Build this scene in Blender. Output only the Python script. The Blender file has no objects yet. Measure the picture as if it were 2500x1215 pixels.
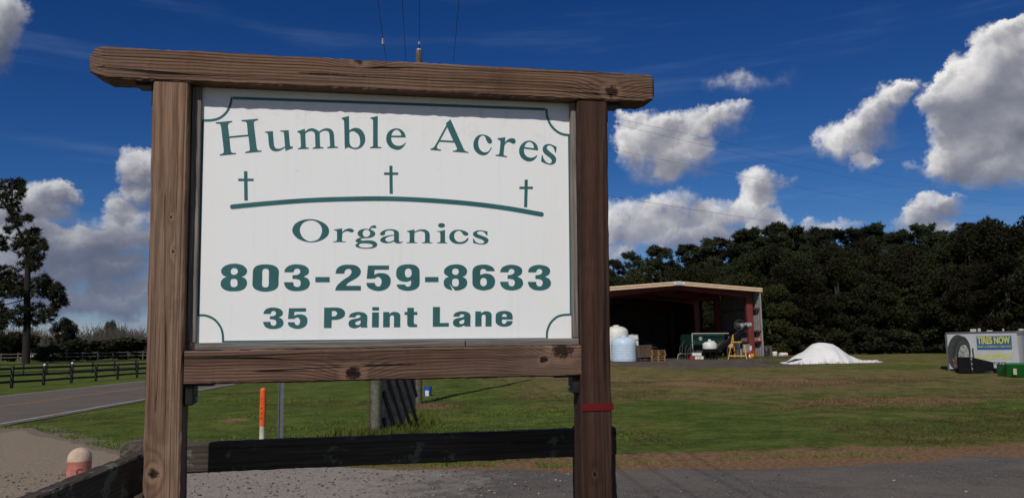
import bpy, bmesh, math, random
import numpy as np
from mathutils import Vector, Matrix

SC = bpy.context.scene
COL = SC.collection
R = math.radians

# ------------------------------------------------------------------ camera
EYE = Vector((0.0, 0.0, 1.6))
FPX, CX, CY = 1900.0, 1250.0, 607.5
PITCH, ROLL = R(7.391), R(0.9396)
_f = Vector((0, math.cos(PITCH), math.sin(PITCH)))
_u0 = Vector((0, -math.sin(PITCH), math.cos(PITCH)))
_r0 = Vector((1, 0, 0))
CAM_R = _r0 * math.cos(ROLL) - _u0 * math.sin(ROLL)
CAM_U = _r0 * math.sin(ROLL) + _u0 * math.cos(ROLL)
CAM_F = _f
cam_data = bpy.data.cameras.new('camera')
cam_data.sensor_fit = 'HORIZONTAL'
cam_data.sensor_width = 36.0
cam_data.lens = 36.0 * FPX / 2500.0
cam_data.clip_start = 0.05
cam_data.clip_end = 6000.0
cam = bpy.data.objects.new('camera', cam_data)
COL.objects.link(cam)
_m = Matrix((CAM_R, CAM_U, -CAM_F)).transposed().to_4x4()
_m.translation = EYE
cam.matrix_world = _m
SC.camera = cam

# ------------------------------------------------------------------ exposure
SC.view_settings.view_transform = 'Standard'
SC.view_settings.look = 'None'
SC.view_settings.exposure = 0.0
SC.view_settings.gamma = 1.0
SC.view_settings.use_curve_mapping = False

# ------------------------------------------------------------------ sun
SUN_EL, SUN_AZ = R(43.0), R(198.0)      # azimuth clockwise from +Y
SUN_DIR = Vector((math.sin(SUN_AZ) * math.cos(SUN_EL), math.cos(SUN_AZ) * math.cos(SUN_EL), math.sin(SUN_EL)))
sl = bpy.data.lights.new('sun', 'SUN')
sl.energy = 3.35
sl.angle = R(0.53)
sl.color = (1.0, 0.945, 0.855)
sun = bpy.data.objects.new('sun', sl)
sun.rotation_euler = (-SUN_DIR).to_track_quat('-Z', 'Y').to_euler()
sun.location = SUN_DIR * 60
COL.objects.link(sun)


def ray(px, py):
    return CAM_F + CAM_R * ((px - CX) / FPX) - CAM_U * ((py - CY) / FPX)


def at(px, py, Y):
    d = ray(px, py)
    return EYE + d * (Y / d.y)


# ------------------------------------------------------------------ node helper
class NT:
    def __init__(self, tree):
        self.t = tree

    def n(self, typ, **kw):
        nd = self.t.nodes.new(typ)
        ins = kw.pop('ins', {})
        for k, v in kw.items():
            setattr(nd, k, v)
        for k, v in ins.items():
            self.set(nd.inputs[k], v)
        return nd

    def set(self, sock, v):
        if isinstance(v, bpy.types.NodeSocket):
            self.t.links.new(v, sock)
        else:
            sock.default_value = v

    def math(self, op, a, b=0.0, c=0.0, clamp=False):
        nd = self.t.nodes.new('ShaderNodeMath')
        nd.operation = op
        nd.use_clamp = clamp
        for i, v in enumerate((a, b, c)):
            self.set(nd.inputs[i], v)
        return nd.outputs[0]

    def vmath(self, op, a, b=None, c=None, out=0):
        nd = self.t.nodes.new('ShaderNodeVectorMath')
        nd.operation = op
        for i, v in enumerate((a, b, c)):
            if v is not None:
                self.set(nd.inputs[i], v)
        return nd.outputs[out]

    def sstep(self, x, lo, hi, a=0.0, b=1.0):
        nd = self.t.nodes.new('ShaderNodeMapRange')
        nd.interpolation_type = 'SMOOTHSTEP'
        for i, v in enumerate((x, lo, hi, a, b)):
            self.set(nd.inputs[i], v)
        return nd.outputs[0]

    def noise(self, vec, scale=5.0, detail=4.0, rough=0.55, dist=0.0, out=0):
        nd = self.t.nodes.new('ShaderNodeTexNoise')
        if vec is not None:
            self.set(nd.inputs['Vector'], vec)
        nd.inputs['Scale'].default_value = scale
        nd.inputs['Detail'].default_value = detail
        nd.inputs['Roughness'].default_value = rough
        nd.inputs['Distortion'].default_value = dist
        return nd.outputs[out]

    def mix(self, f, a, b, blend='MIX'):
        nd = self.t.nodes.new('ShaderNodeMix')
        nd.data_type = 'RGBA'
        nd.blend_type = blend
        self.set(nd.inputs[0], f)
        self.set(nd.inputs[6], a if isinstance(a, bpy.types.NodeSocket) else (*a[:3], 1))
        self.set(nd.inputs[7], b if isinstance(b, bpy.types.NodeSocket) else (*b[:3], 1))
        return nd.outputs[2]

    def ramp(self, f, stops):
        nd = self.t.nodes.new('ShaderNodeValToRGB')
        self.set(nd.inputs[0], f)
        el = nd.color_ramp.elements
        while len(el) < len(stops):
            el.new(0.5)
        for e, (p, c) in zip(el, stops):
            e.position = p
            e.color = (*c[:3], 1) if not isinstance(c, (int, float)) else (c, c, c, 1)
        return nd.outputs[0]


# ------------------------------------------------------------------ world: Nishita sky + cumulus
SKY_STRENGTH = 0.10
SKY_GAMMA = (1.975, 1.479, 1.26)      # camera response: deep blue overhead, paler low down
SKY_GAIN = (0.052, 0.146, 0.325)
# cumulus banks: image-plane bearings (photo pixels) turned into azimuth and elevation, radii, weight
CLOUDS = [
    # towering cloud at the right edge
    (2455, 130, 80, 72, 1.0), (2390, 215, 100, 88, 1.0), (2480, 250, 130, 130, 1.1), (2325, 250, 58, 90, .8),
    (2440, 350, 135, 88, 1.1), (2340, 345, 75, 80, .9), (2590, 220, 170, 170, 1.0), (2580, 390, 120, 60, .8), (2300, 185, 34, 26, .6), (2480, 85, 46, 36, .8), (2310, 410, 60, 34, .6), (2420, 420, 80, 36, .7),
    # diagonal wisp
    (2185, 240, 62, 52, .9), (2120, 295, 68, 56, .9), (2055, 345, 66, 50, .85), (2222, 205, 44, 26, .7), (2095, 388, 40, 30, .6),
    # mid cloud
    (1590, 315, 80, 58, .9), (1690, 310, 95, 56, .95), (1580, 385, 85, 62, 1.0), (1675, 385, 85, 52, .9), (1800, 272, 52, 28, .7),
    (1770, 310, 60, 40, .6), (1640, 425, 60, 30, .6), (1520, 350, 40, 46, .7), (1740, 365, 46, 34, .6), (1545, 285, 40, 26, .6),
    # low bank
    (1555, 520, 80, 60, .9), (1655, 505, 80, 52, .9), (1745, 530, 74, 56, .9), (1600, 570, 110, 44, .9), (1720, 580, 90, 32, .8),
    (1872, 452, 58, 46, 1.0), (1858, 505, 66, 60, 1.0), (1890, 560, 66, 42, .9), (1530, 625, 70, 38, .8), (1480, 560, 50, 60, .6),
    # faint wisp high on the right
    (1850, 205, 125, 40, .17), (1770, 195, 70, 26, .15),
    # small right
    (2255, 500, 66, 40, 1.0), (2225, 535, 60, 40, .9), (2318, 488, 44, 26, .8), (2295, 550, 70, 32, .8), (2230, 400, 50, 24, .3),
    # behind the tree tops
    (2050, 570, 60, 30, .6), (1990, 560, 40, 24, .5),
    # left
    (345, 405, 52, 50, .9), (420, 440, 100, 90, .9), (120, 480, 78, 46, .9), (170, 465, 44, 30, .7), (70, 525, 100, 60, .9),
    (0, 500, 70, 60, .7), (300, 500, 50, 34, .8), (345, 540, 80, 50, .8), (40, 620, 120, 56, .9), (190, 595, 120, 52, .95),
    (320, 590, 90, 50, .9), (140, 690, 130, 62, .95), (285, 665, 90, 52, .9), (330, 720, 110, 44, .9), (200, 745, 130, 34, .9),
    (40, 755, 110, 40, .8), (340, 785, 90, 22, .6), (150, 790, 110, 18, .5), (240, 640, 110, 46, .7), (90, 570, 90, 40, .7), (250, 545, 70, 36, .6), (330, 470, 60, 36, .6), (60, 690, 120, 50, .7),
    (-20, 60, 56, 80, .9), (-70, 100, 90, 120, .9),
    # behind the board
    (900, 420, 160, 70, .8), (1150, 600, 140, 60, .8), (650, 650, 140, 60, .8), (1000, 760, 200, 40, .8), (540, 780, 120, 30, .7),
]


def build_world():
    w = bpy.data.worlds.new('World')
    SC.world = w
    w.use_nodes = True
    w.node_tree.nodes.clear()
    N = NT(w.node_tree)
    T = w.node_tree
    out = N.n('ShaderNodeOutputWorld')
    sky = N.n('ShaderNodeTexSky')
    sky.sky_type = 'NISHITA'
    sky.sun_disc = False
    sky.sun_elevation = SUN_EL
    sky.sun_rotation = SUN_AZ
    sky.altitude = 100.0
    sky.air_density = 1.0
    sky.dust_density = 0.0
    sky.ozone_density = 3.0
    tc = N.n('ShaderNodeTexCoord')
    d = tc.outputs['Generated']
    sep = N.n('ShaderNodeSeparateXYZ', ins={0: d})
    x, y, z = sep.outputs
    az = N.math('MULTIPLY', N.math('ARCTAN2', x, y), 57.29578)
    el = N.math('MULTIPLY', N.math('ARCSINE', z), 57.29578)
    comb = N.n('ShaderNodeCombineXYZ', ins={0: az, 1: el, 2: 0.0}).outputs[0]
    # clear-sky colour, deepened the way the camera recorded it
    sc_ = N.n('ShaderNodeSeparateColor', ins={0: sky.outputs[0]})
    ch = [N.math('MULTIPLY', N.math('POWER', sc_.outputs[i], SKY_GAMMA[i]), SKY_GAIN[i]) for i in range(3)]
    clear = N.n('ShaderNodeCombineColor', ins={0: ch[0], 1: ch[1], 2: ch[2]}).outputs[0]
    inv = 1.0 / SKY_STRENGTH
    # thin high veil, streaked sideways
    st = N.vmath('MULTIPLY', comb, (0.045, 0.42, 0.0))
    veil = N.sstep(N.noise(st, 1.0, 4.0, 0.6), 0.50, 0.82, 0.0, 0.26)
    veil = N.math('MULTIPLY', veil, N.sstep(el, 36.0, 8.0))
    clear = N.mix(veil, clear, (0.26 * inv, 0.36 * inv, 0.58 * inv))

    def background(col):
        bg = N.n('ShaderNodeBackground')
        bg.inputs[1].default_value = SKY_STRENGTH
        T.links.new(col, bg.inputs[0])
        return bg.outputs[0]

    def shade(D, sh, f1, tone=(1.0, 1.0, 1.0)):
        ero = N.math('MULTIPLY', N.math('SUBTRACT', 0.60, f1), 2.0)
        De = N.math('SUBTRACT', D, ero)
        soft = N.sstep(sh, 0.60, -0.75, 0.60, 1.45)
        A = N.math('MULTIPLY', N.sstep(De, -0.14, soft), N.sstep(D, 0.0, 0.30))
        sh = N.math('ADD', sh, N.sstep(D, 0.20, 2.0, 0.20, -0.36))
        cl = N.ramp(N.math('MULTIPLY_ADD', sh, 0.5, 0.5, clamp=True), [
            (0.05, (0.145, 0.155, 0.205)), (0.32, (0.225, 0.232, 0.280)), (0.52, (0.36, 0.36, 0.395)),
            (0.72, (0.57, 0.565, 0.575)), (0.95, (0.80, 0.785, 0.775))])
        cl = N.mix(N.sstep(el, 13.0, 1.0, 0.0, 0.75), cl, (0.155, 0.195, 0.30))
        cl = N.mix(1.0, cl, (inv * tone[0], inv * tone[1], inv * tone[2]), 'MULTIPLY')
        return background(N.mix(A, clear, cl))

    Ldir = (-0.45, 0.89, 0.0)

    def sector(lo, hi, tone):
        wn = N.noise(d, 9.0, 7.0, 0.66, out=1)
        wv = N.vmath('SUBTRACT', wn, (0.5, 0.5, 0.5))
        p = N.vmath('MULTIPLY_ADD', wv, (6.4, 5.0, 0.0), comb)
        D = S = None
        for (bx, by, rx, ry, wt) in CLOUDS:
            if not (lo <= bx < hi):
                continue
            c = ray(bx, by).normalized()
            a0 = math.degrees(math.atan2(c.x, c.y))
            e0 = math.degrees(math.asin(c.z))
            k = 57.29578 / FPX * ((1.03 if bx > 2000 else 1.12) if bx > 1000 else 0.97)
            sx, sy = 1.0 / (rx * k), 1.0 / (ry * k)
            q = N.vmath('MULTIPLY_ADD', p, (sx, sy, 0.0), (-a0 * sx, -e0 * sy, 0.0))
            dd = N.vmath('DOT_PRODUCT', q, q, out=1)
            m = N.math('MULTIPLY_ADD', dd, -wt, min(wt, 1.0), clamp=True)
            s = N.vmath('DOT_PRODUCT', q, Ldir, out=1)
            D = m if D is None else N.math('ADD', D, m)
            S = N.math('MULTIPLY', m, s) if S is None else N.math('MULTIPLY_ADD', m, s, S)
        f1 = N.noise(d, 15.0, 8.0, 0.64)
        e1 = N.noise(d, 13.0, 4.0, 0.5)
        e2 = N.noise(N.vmath('ADD', d, (-0.010, 0.0, 0.020)), 13.0, 4.0, 0.5)
        emb = N.math('SUBTRACT', e1, e2)
        sh = N.math('DIVIDE', S, N.math('ADD', D, 0.03))
        sh = N.math('MULTIPLY_ADD', emb, 2.6, N.math('MULTIPLY', sh, 1.45))
        return shade(D, sh, f1, tone)

    # fair-weather cumulus of the same kind all round
    f1 = N.noise(N.vmath('MULTIPLY', comb, (0.16, 0.30, 0.0)), 1.0, 4.0, 0.55)
    gen = N.noise(N.vmath('MULTIPLY', comb, (0.055, 0.13, 0.0)), 1.0, 2.0, 0.5)
    gen = N.math('MULTIPLY', N.sstep(gen, 0.47, 0.66, 0.0, 1.3), N.math('MULTIPLY', N.sstep(el, 75.0, 40.0), N.sstep(el, 1.0, 7.0)))
    rest = shade(gen, N.math('MULTIPLY', N.math('SUBTRACT', f1, 0.45), 3.0), f1)

    def between(a0, a1):
        t = N.math('MULTIPLY', N.math('GREATER_THAN', az, a0), N.math('LESS_THAN', az, a1))
        t = N.math('MULTIPLY', t, N.math('GREATER_THAN', el, 0.0))
        return N.math('MULTIPLY', t, N.math('LESS_THAN', el, 40.0))

    sh_ = rest
    for (a0, a1, lo, hi, tone) in ((-48.0, -18.0, -400, 440, (0.74, 0.76, 0.80)), (-18.0, 4.0, 440, 1400, (0.8, 0.8, 0.82)), (4.0, 46.0, 1400, 3200, (1.05, 1.05, 1.05))):
        mx = N.n('ShaderNodeMixShader')
        N.set(mx.inputs[0], between(a0, a1))
        T.links.new(sh_, mx.inputs[1])
        T.links.new(sector(lo, hi, tone), mx.inputs[2])
        sh_ = mx.outputs[0]
    T.links.new(sh_, out.inputs[0])
    w.cycles.sampling_method = 'MANUAL'
    w.cycles.sample_map_resolution = 512
    SC.cycles.max_bounces = 5
    SC.cycles.diffuse_bounces = 3


build_world()


# ------------------------------------------------------------------ mesh helpers
def tag(o, label=None, cat=None, group=None, kind=None):
    if label:
        o['label'] = label
    if cat:
        o['category'] = cat
    if group:
        o['group'] = group
    if kind:
        o['kind'] = kind
    return o


def empty(name, loc, rz=0.0):
    o = bpy.data.objects.new(name, None)
    o.empty_display_size = 0.2
    o.location = loc
    o.rotation_euler = (0, 0, rz)
    COL.objects.link(o)
    return o


def mesh_obj(name, me, mat=None, parent=None, loc=None):
    o = bpy.data.objects.new(name, me)
    if mat is not None and not me.materials:
        me.materials.append(mat)
    COL.objects.link(o)
    if parent is not None:
        o.parent = parent
    if loc is not None:
        o.location = loc
    return o


def np_mesh(name, V, F, smooth=False):
    """V (n,3) array, F (m,k) array of equal-sided faces"""
    me = bpy.data.meshes.new(name)
    V = np.asarray(V, dtype=np.float32)
    F = np.asarray(F, dtype=np.int32)
    m, k = F.shape
    me.vertices.add(len(V))
    me.vertices.foreach_set('co', V.ravel())
    me.loops.add(m * k)
    me.loops.foreach_set('vertex_index', F.ravel())
    me.polygons.add(m)
    me.polygons.foreach_set('loop_start', np.arange(0, m * k, k, dtype=np.int32))
    me.polygons.foreach_set('loop_total', np.full(m, k, dtype=np.int32))
    if smooth:
        me.polygons.foreach_set('use_smooth', np.ones(m, dtype=bool))
    me.update(calc_edges=True)
    me.validate()
    return me


class MB:
    """collects simple solids, in the coordinates of the parent thing"""

    def __init__(self):
        self.v, self.f = [], []

    def add(self, vs, fs):
        o = len(self.v)
        self.v += [tuple(p) for p in vs]
        self.f += [tuple(i + o for i in q) for q in fs]
        return self

    def box(self, x0, x1, y0, y1, z0, z1, rz=0.0, piv=None, c=0.0):
        """box with optional small chamfer c on every edge"""
        xs, ys, zs = (x0, x1), (y0, y1), (z0, z1)
        if c <= 0:
            vs = [(xs[i], ys[j], zs[k]) for k in (0, 1) for j in (0, 1) for i in (0, 1)]
            fs = [(0, 2, 3, 1), (4, 5, 7, 6), (0, 1, 5, 4), (2, 6, 7, 3), (0, 4, 6, 2), (1, 3, 7, 5)]
        else:
            bm = bmesh.new()
            bmesh.ops.create_cube(bm, size=1.0)
            for v in bm.verts:
                v.co = Vector(((x0 + x1) / 2 + v.co.x * (x1 - x0), (y0 + y1) / 2 + v.co.y * (y1 - y0), (z0 + z1) / 2 + v.co.z * (z1 - z0)))
            bmesh.ops.bevel(bm, geom=bm.edges[:], offset=c, segments=1, affect='EDGES')
            bm.verts.ensure_lookup_table()
            bm.verts.index_update()
            vs = [tuple(v.co) for v in bm.verts]
            fs = [tuple(v.index for v in f.verts) for f in bm.faces]
            bm.free()
        if rz:
            px, py = piv if piv else ((x0 + x1) / 2, (y0 + y1) / 2)
            cr, sr = math.cos(rz), math.sin(rz)
            vs = [(px + (a - px) * cr - (b - py) * sr, py + (a - px) * sr + (b - py) * cr, d) for a, b, d in vs]
        return self.add(vs, fs)

    def bar(self, p, q, w, h=None, up=(0, 0, 1)):
        """rectangular bar from p to q, w across, h along up"""
        h = w if h is None else h
        p, q = Vector(p), Vector(q)
        d = (q - p).normalized()
        upv = Vector(up)
        if abs(d.dot(upv)) > 0.98:
            upv = Vector((0, 1, 0)) if abs(d.y) < 0.9 else Vector((1, 0, 0))
        s = d.cross(upv).normalized()
        t = s.cross(d).normalized()
        vs = []
        for e in (p, q):
            for a, b in ((-1, -1), (1, -1), (1, 1), (-1, 1)):
                vs.append(e + s * (a * w / 2) + t * (b * h / 2))
        return self.add(vs, [(0, 1, 2, 3), (7, 6, 5, 4), (0, 4, 5, 1), (1, 5, 6, 2), (2, 6, 7, 3), (3, 7, 4, 0)])

    def tube(self, pts, rad, n=8, caps=True):
        pts = [Vector(p) for p in pts]
        rads = rad if isinstance(rad, (list, tuple)) else [rad] * len(pts)
        vs, fs = [], []
        prev = None
        for i, p in enumerate(pts):
            d = (pts[min(i + 1, len(pts) - 1)] - pts[max(i - 1, 0)]).normalized()
            if prev is None:
                a = Vector((0, 0, 1)) if abs(d.z) < 0.9 else Vector((1, 0, 0))
                s = d.cross(a).normalized()
            else:
                s = (prev - d * prev.dot(d)).normalized()
            prev = s
            t = d.cross(s)
            for k in range(n):
                an = 2 * math.pi * k / n
                vs.append(p + s * (rads[i] * math.cos(an)) + t * (rads[i] * math.sin(an)))
        for i in range(len(pts) - 1):
            for k in range(n):
                a, b = i * n + k, i * n + (k + 1) % n
                fs.append((a, b, b + n, a + n))
        if caps:
            fs.append(tuple(range(n - 1, -1, -1)))
            fs.append(tuple((len(pts) - 1) * n + k for k in range(n)))
        return self.add(vs, fs)

    def lathe(self, prof, n=24, c=(0, 0, 0)):
        """profile of (radius, z) turned about z at c"""
        vs, fs = [], []
        for r, z in prof:
            for k in range(n):
                an = 2 * math.pi * k / n
                vs.append((c[0] + r * math.cos(an), c[1] + r * math.sin(an), c[2] + z))
        for i in range(len(prof) - 1):
            for k in range(n):
                a, b = i * n + k, i * n + (k + 1) % n
                fs.append((a, b, b + n, a + n))
        if prof[0][0] > 1e-6:
            fs.append(tuple(range(n - 1, -1, -1)))
        if prof[-1][0] > 1e-6:
            fs.append(tuple((len(prof) - 1) * n + k for k in range(n)))
        return self.add(vs, fs)

    def xf(self, M):
        self.v = [tuple(M @ Vector(p)) for p in self.v]
        return self

    def build(self, name, mat, parent=None, smooth=False, loc=None, sub=None):
        vs = self.v
        if sub is not None:
            s = Vector(sub)
            vs = [tuple(Vector(p) - s) for p in vs]
        me = bpy.data.meshes.new(name)
        me.from_pydata(vs, [], self.f)
        bm = bmesh.new()
        bm.from_mesh(me)
        bmesh.ops.recalc_face_normals(bm, faces=bm.faces[:])
        bm.to_mesh(me)
        bm.free()
        if smooth:
            for p in me.polygons:
                p.use_smooth = True
            try:
                me.set_sharp_from_angle(angle=R(40))
            except Exception:
                pass
        me.update()
        return mesh_obj(name, me, mat, parent, loc)


# ------------------------------------------------------------------ materials
def new_mat(name):
    m = bpy.data.materials.new(name)
    m.use_nodes = True
    nt = m.node_tree
    bs = nt.nodes['Principled BSDF']
    return m, NT(nt), bs


def simple(name, col, rough=0.6, var=0.18, scale=6.0, metal=0.0, bump=0.0, dirt=None, dirt_amt=0.5, spec=0.4, bscale=None):
    m, N, bs = new_mat(name)
    geo = N.n('ShaderNodeNewGeometry')
    pos = geo.outputs['Position']
    n = N.noise(pos, scale, 5.0, 0.6)
    lo = tuple(c * (1 - var) for c in col)
    hi = tuple(min(1, c * (1 + var)) for c in col)
    c = N.mix(N.sstep(n, 0.3, 0.7), lo, hi)
    if dirt:
        n2 = N.noise(pos, scale * 0.45, 6.0, 0.65)
        c = N.mix(N.sstep(n2, 0.48, 0.72, 0.0, dirt_amt), c, dirt)
    N.set(bs.inputs['Base Color'], c)
    bs.inputs['Roughness'].default_value = rough
    bs.inputs['Metallic'].default_value = metal
    bs.inputs['Specular IOR Level'].default_value = spec
    if bump > 0:
        nb = N.noise(pos, bscale or scale * 4, 4.0, 0.6)
        b = N.n('ShaderNodeBump', ins={'Strength': 1.0, 'Distance': bump, 'Height': nb})
        N.set(bs.inputs['Normal'], b.outputs[0])
    return m


def wood(name, along, light, dark, grey, knots=(), off=(0.06, 0.03), freq=95.0, seed=0.0, grey_amt=0.45, ring=0.75, crack=1.0, rough=0.8, moss=0.0):
    """weathered sawn timber: growth rings round a pith, fibres, drying checks and knots.
    along: 'X' or 'Y' = the board's long axis in object space"""
    m, N, bs = new_mat(name)
    tc = N.n('ShaderNodeTexCoord')
    sep = N.n('ShaderNodeSeparateXYZ', ins={0: tc.outputs['Object']})
    ox, oy, oz = sep.outputs
    L, A, Dp = (ox, oy, oz) if along == 'X' else (oy, ox, oz)

    def vec(sl_, sa, so=0.0):
        return N.n('ShaderNodeCombineXYZ', ins={0: N.math('MULTIPLY_ADD', L, sl_, seed + so), 1: N.math('MULTIPLY', A, sa), 2: N.math('MULTIPLY', Dp, sa)}).outputs[0]

    n1 = N.noise(vec(1.6, 5.0), 1.0, 2.0, 0.5)
    n2 = N.noise(vec(5.0, 40.0, 3.0), 1.0, 3.0, 0.55)
    a1 = N.math('MULTIPLY_ADD', N.math('SUBTRACT', n1, 0.5), 0.040, N.math('ADD', A, off[0]))
    d1 = N.math('ADD', Dp, off[1])
    r = N.math('SQRT', N.math('MULTIPLY_ADD', a1, a1, N.math('MULTIPLY', d1, d1)))
    core = None
    halo = None
    for (kl, ka, kr) in knots:
        ex = N.math('MULTIPLY', N.math('SUBTRACT', L, kl), 1.0 / (kr * 1.25))
        ey = N.math('MULTIPLY', N.math('SUBTRACT', A, ka), 1.0 / kr)
        dist = N.math('SQRT', N.math('MULTIPLY_ADD', ex, ex, N.math('MULTIPLY', ey, ey)))
        ex2 = N.math('MULTIPLY', ex, 0.30)
        ey2 = N.math('MULTIPLY', ey, 0.55)
        d2 = N.math('MULTIPLY_ADD', ex2, ex2, N.math('MULTIPLY', ey2, ey2))
        g = N.math('EXPONENT', N.math('MULTIPLY', d2, -1.0))
        r = N.math('MULTIPLY_ADD', g, kr * 1.3, r)
        kn = N.noise(tc.outputs['Object'], 75.0, 3.0, 0.6)
        c_ = N.sstep(N.math('MULTIPLY_ADD', N.math('SUBTRACT', kn, 0.5), 1.6, dist), 1.0, 0.45)
        h_ = N.sstep(dist, 1.75, 1.05)
        core = c_ if core is None else N.math('MAXIMUM', core, c_)
        halo = h_ if halo is None else N.math('MAXIMUM', halo, h_)
    ph = N.math('MULTIPLY', r, freq * 6.28318)
    ph = N.math('MULTIPLY_ADD', N.math('SUBTRACT', n2, 0.5), 2.6, ph)
    wv = N.math('MULTIPLY_ADD', N.math('SINE', ph), 0.5, 0.5)
    wv = N.math('POWER', wv, 1.6)
    fib = N.noise(vec(9.0, 420.0, 7.0), 1.0, 3.0, 0.6)
    big = N.noise(vec(2.2, 9.0, 11.0), 1.0, 4.0, 0.6)
    blotch = N.noise(tc.outputs['Object'], 5.0, 5.0, 0.6)
    c = N.mix(N.math('MULTIPLY', wv, ring), light, dark)
    c = N.mix(N.sstep(big, 0.40, 0.66, 0.0, grey_amt), c, grey)
    c = N.mix(N.sstep(blotch, 0.52, 0.78, 0.0, 0.35), c, tuple(x * 0.5 for x in dark))
    zone = N.noise(vec(0.8, 24.0, 41.0), 1.0, 3.0, 0.6)
    c = N.mix(N.sstep(zone, 0.46, 0.68, 0.0, 0.65), c, tuple(x * 0.9 for x in dark))
    fv = N.sstep(fib, 0.25, 0.75, 0.66, 1.28)
    hsv = N.n('ShaderNodeHueSaturation', ins={'Value': fv, 'Color': c})
    c = hsv.outputs[0]
    # drying checks
    ck = N.noise(vec(0.55, 42.0, 21.0), 1.0, 1.0, 0.4)
    ckl = N.math('ABSOLUTE', N.math('SUBTRACT', ck, 0.5))
    gate = N.sstep(N.noise(vec(1.1, 14.0, 31.0), 1.0, 2.0, 0.5), 0.46, 0.54)
    ckm = N.math('MULTIPLY', N.sstep(ckl, 0.016, 0.005), gate)
    ckm = N.math('MULTIPLY', ckm, crack)
    c = N.mix(ckm, c, (0.008, 0.006, 0.005))
    height = N.math('MULTIPLY_ADD', wv, -0.35, N.math('MULTIPLY', fib, 0.35))
    height = N.math('MULTIPLY_ADD', ckm, -2.2, height)
    if core is not None:
        c = N.mix(N.math('MULTIPLY', halo, 0.55), c, tuple(min(1, x * 1.25) for x in light))
        kc = N.mix(N.sstep(n2, 0.35, 0.65), tuple(x * 0.10 for x in dark), tuple(x * 0.45 for x in dark))
        c = N.mix(core, c, kc)
        height = N.math('MULTIPLY_ADD', core, -0.9, height)
    if moss > 0:
        mn = N.noise(tc.outputs['Object'], 16.0, 6.0, 0.65)
        c = N.mix(N.sstep(mn, 0.58, 0.66, 0.0, moss), c, (0.20, 0.215, 0.17))
    N.set(bs.inputs['Base Color'], c)
    bs.inputs['Roughness'].default_value = rough
    bs.inputs['Specular IOR Level'].default_value = 0.18
    b = N.n('ShaderNodeBump', ins={'Strength': 0.9, 'Distance': 0.0016, 'Height': height})
    N.set(bs.inputs['Normal'], b.outputs[0])
    return m

# ------------------------------------------------------------------ terrain
def sm(x, a, b):
    t = np.clip((x - a) / (b - a), 0, 1)
    return t * t * (3 - 2 * t)


RD_X0, RD_Y0, RD_S = -12.08, 18.3, -0.119      # near edge of the public road


def hz(x, y):
    x = np.asarray(x, dtype=float)
    y = np.asarray(y, dtype=float)
    lat = x - (RD_X0 + RD_S * (y - RD_Y0))
    right = sm(lat, 3.0, 10.0)
    hr = 0.73 * sm(y, 20, 62) + 0.3 * sm(y, 62, 110)
    hl = 1.15 * sm(y, 62, 104)
    return right * hr + (1 - right) * hl


def G(px, py):
    """where the sight line through a photo pixel meets the ground"""
    d = ray(px, py)
    lo, hi = 1.0, 400.0
    for _ in range(60):
        mid = (lo + hi) / 2
        p = EYE + d * mid
        if p.z > float(hz(p.x, p.y)):
            lo = mid
        else:
            hi = mid
    return EYE + d * lo


def onground(px, Y):
    """ground point on the bearing of photo column px at depth Y"""
    p = at(px, 850, Y)
    return Vector((p.x, Y, float(hz(p.x, Y))))


def seg_dist(X, Y, pts):
    best = np.full(X.shape, 1e9)
    for (x0, y0), (x1, y1) in zip(pts[:-1], pts[1:]):
        dx, dy = x1 - x0, y1 - y0
        t = np.clip(((X - x0) * dx + (Y - y0) * dy) / (dx * dx + dy * dy), 0, 1)
        best = np.minimum(best, np.hypot(X - x0 - t * dx, Y - y0 - t * dy))
    return best


lane_px = [(68, 1046), (110, 1062), (200, 1086), (300, 1108), (460, 1130), (700, 1140), (1000, 1147), (1250, 1150), (1520, 1148), (2000, 1132), (2500, 1114)]
LANE_FAR = [(G(*p).x, G(*p).y) for p in lane_px]
LANE_FAR.append((LANE_FAR[-1][0] + 45, LANE_FAR[-1][1] + 6))

rng = np.random.default_rng(7)


def vnoise(X, Y, s, seed):
    """cheap smooth value noise"""
    r = np.random.default_rng(seed)
    T = r.random((64, 64))
    xi, yi = X / s, Y / s
    x0, y0 = np.floor(xi).astype(int), np.floor(yi).astype(int)
    fx, fy = xi - x0, yi - y0
    fx, fy = fx * fx * (3 - 2 * fx), fy * fy * (3 - 2 * fy)
    g = lambda i, j: T[i % 64, j % 64]
    return (g(x0, y0) * (1 - fx) + g(x0 + 1, y0) * fx) * (1 - fy) + (g(x0, y0 + 1) * (1 - fx) + g(x0 + 1, y0 + 1) * fx) * fy


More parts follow.
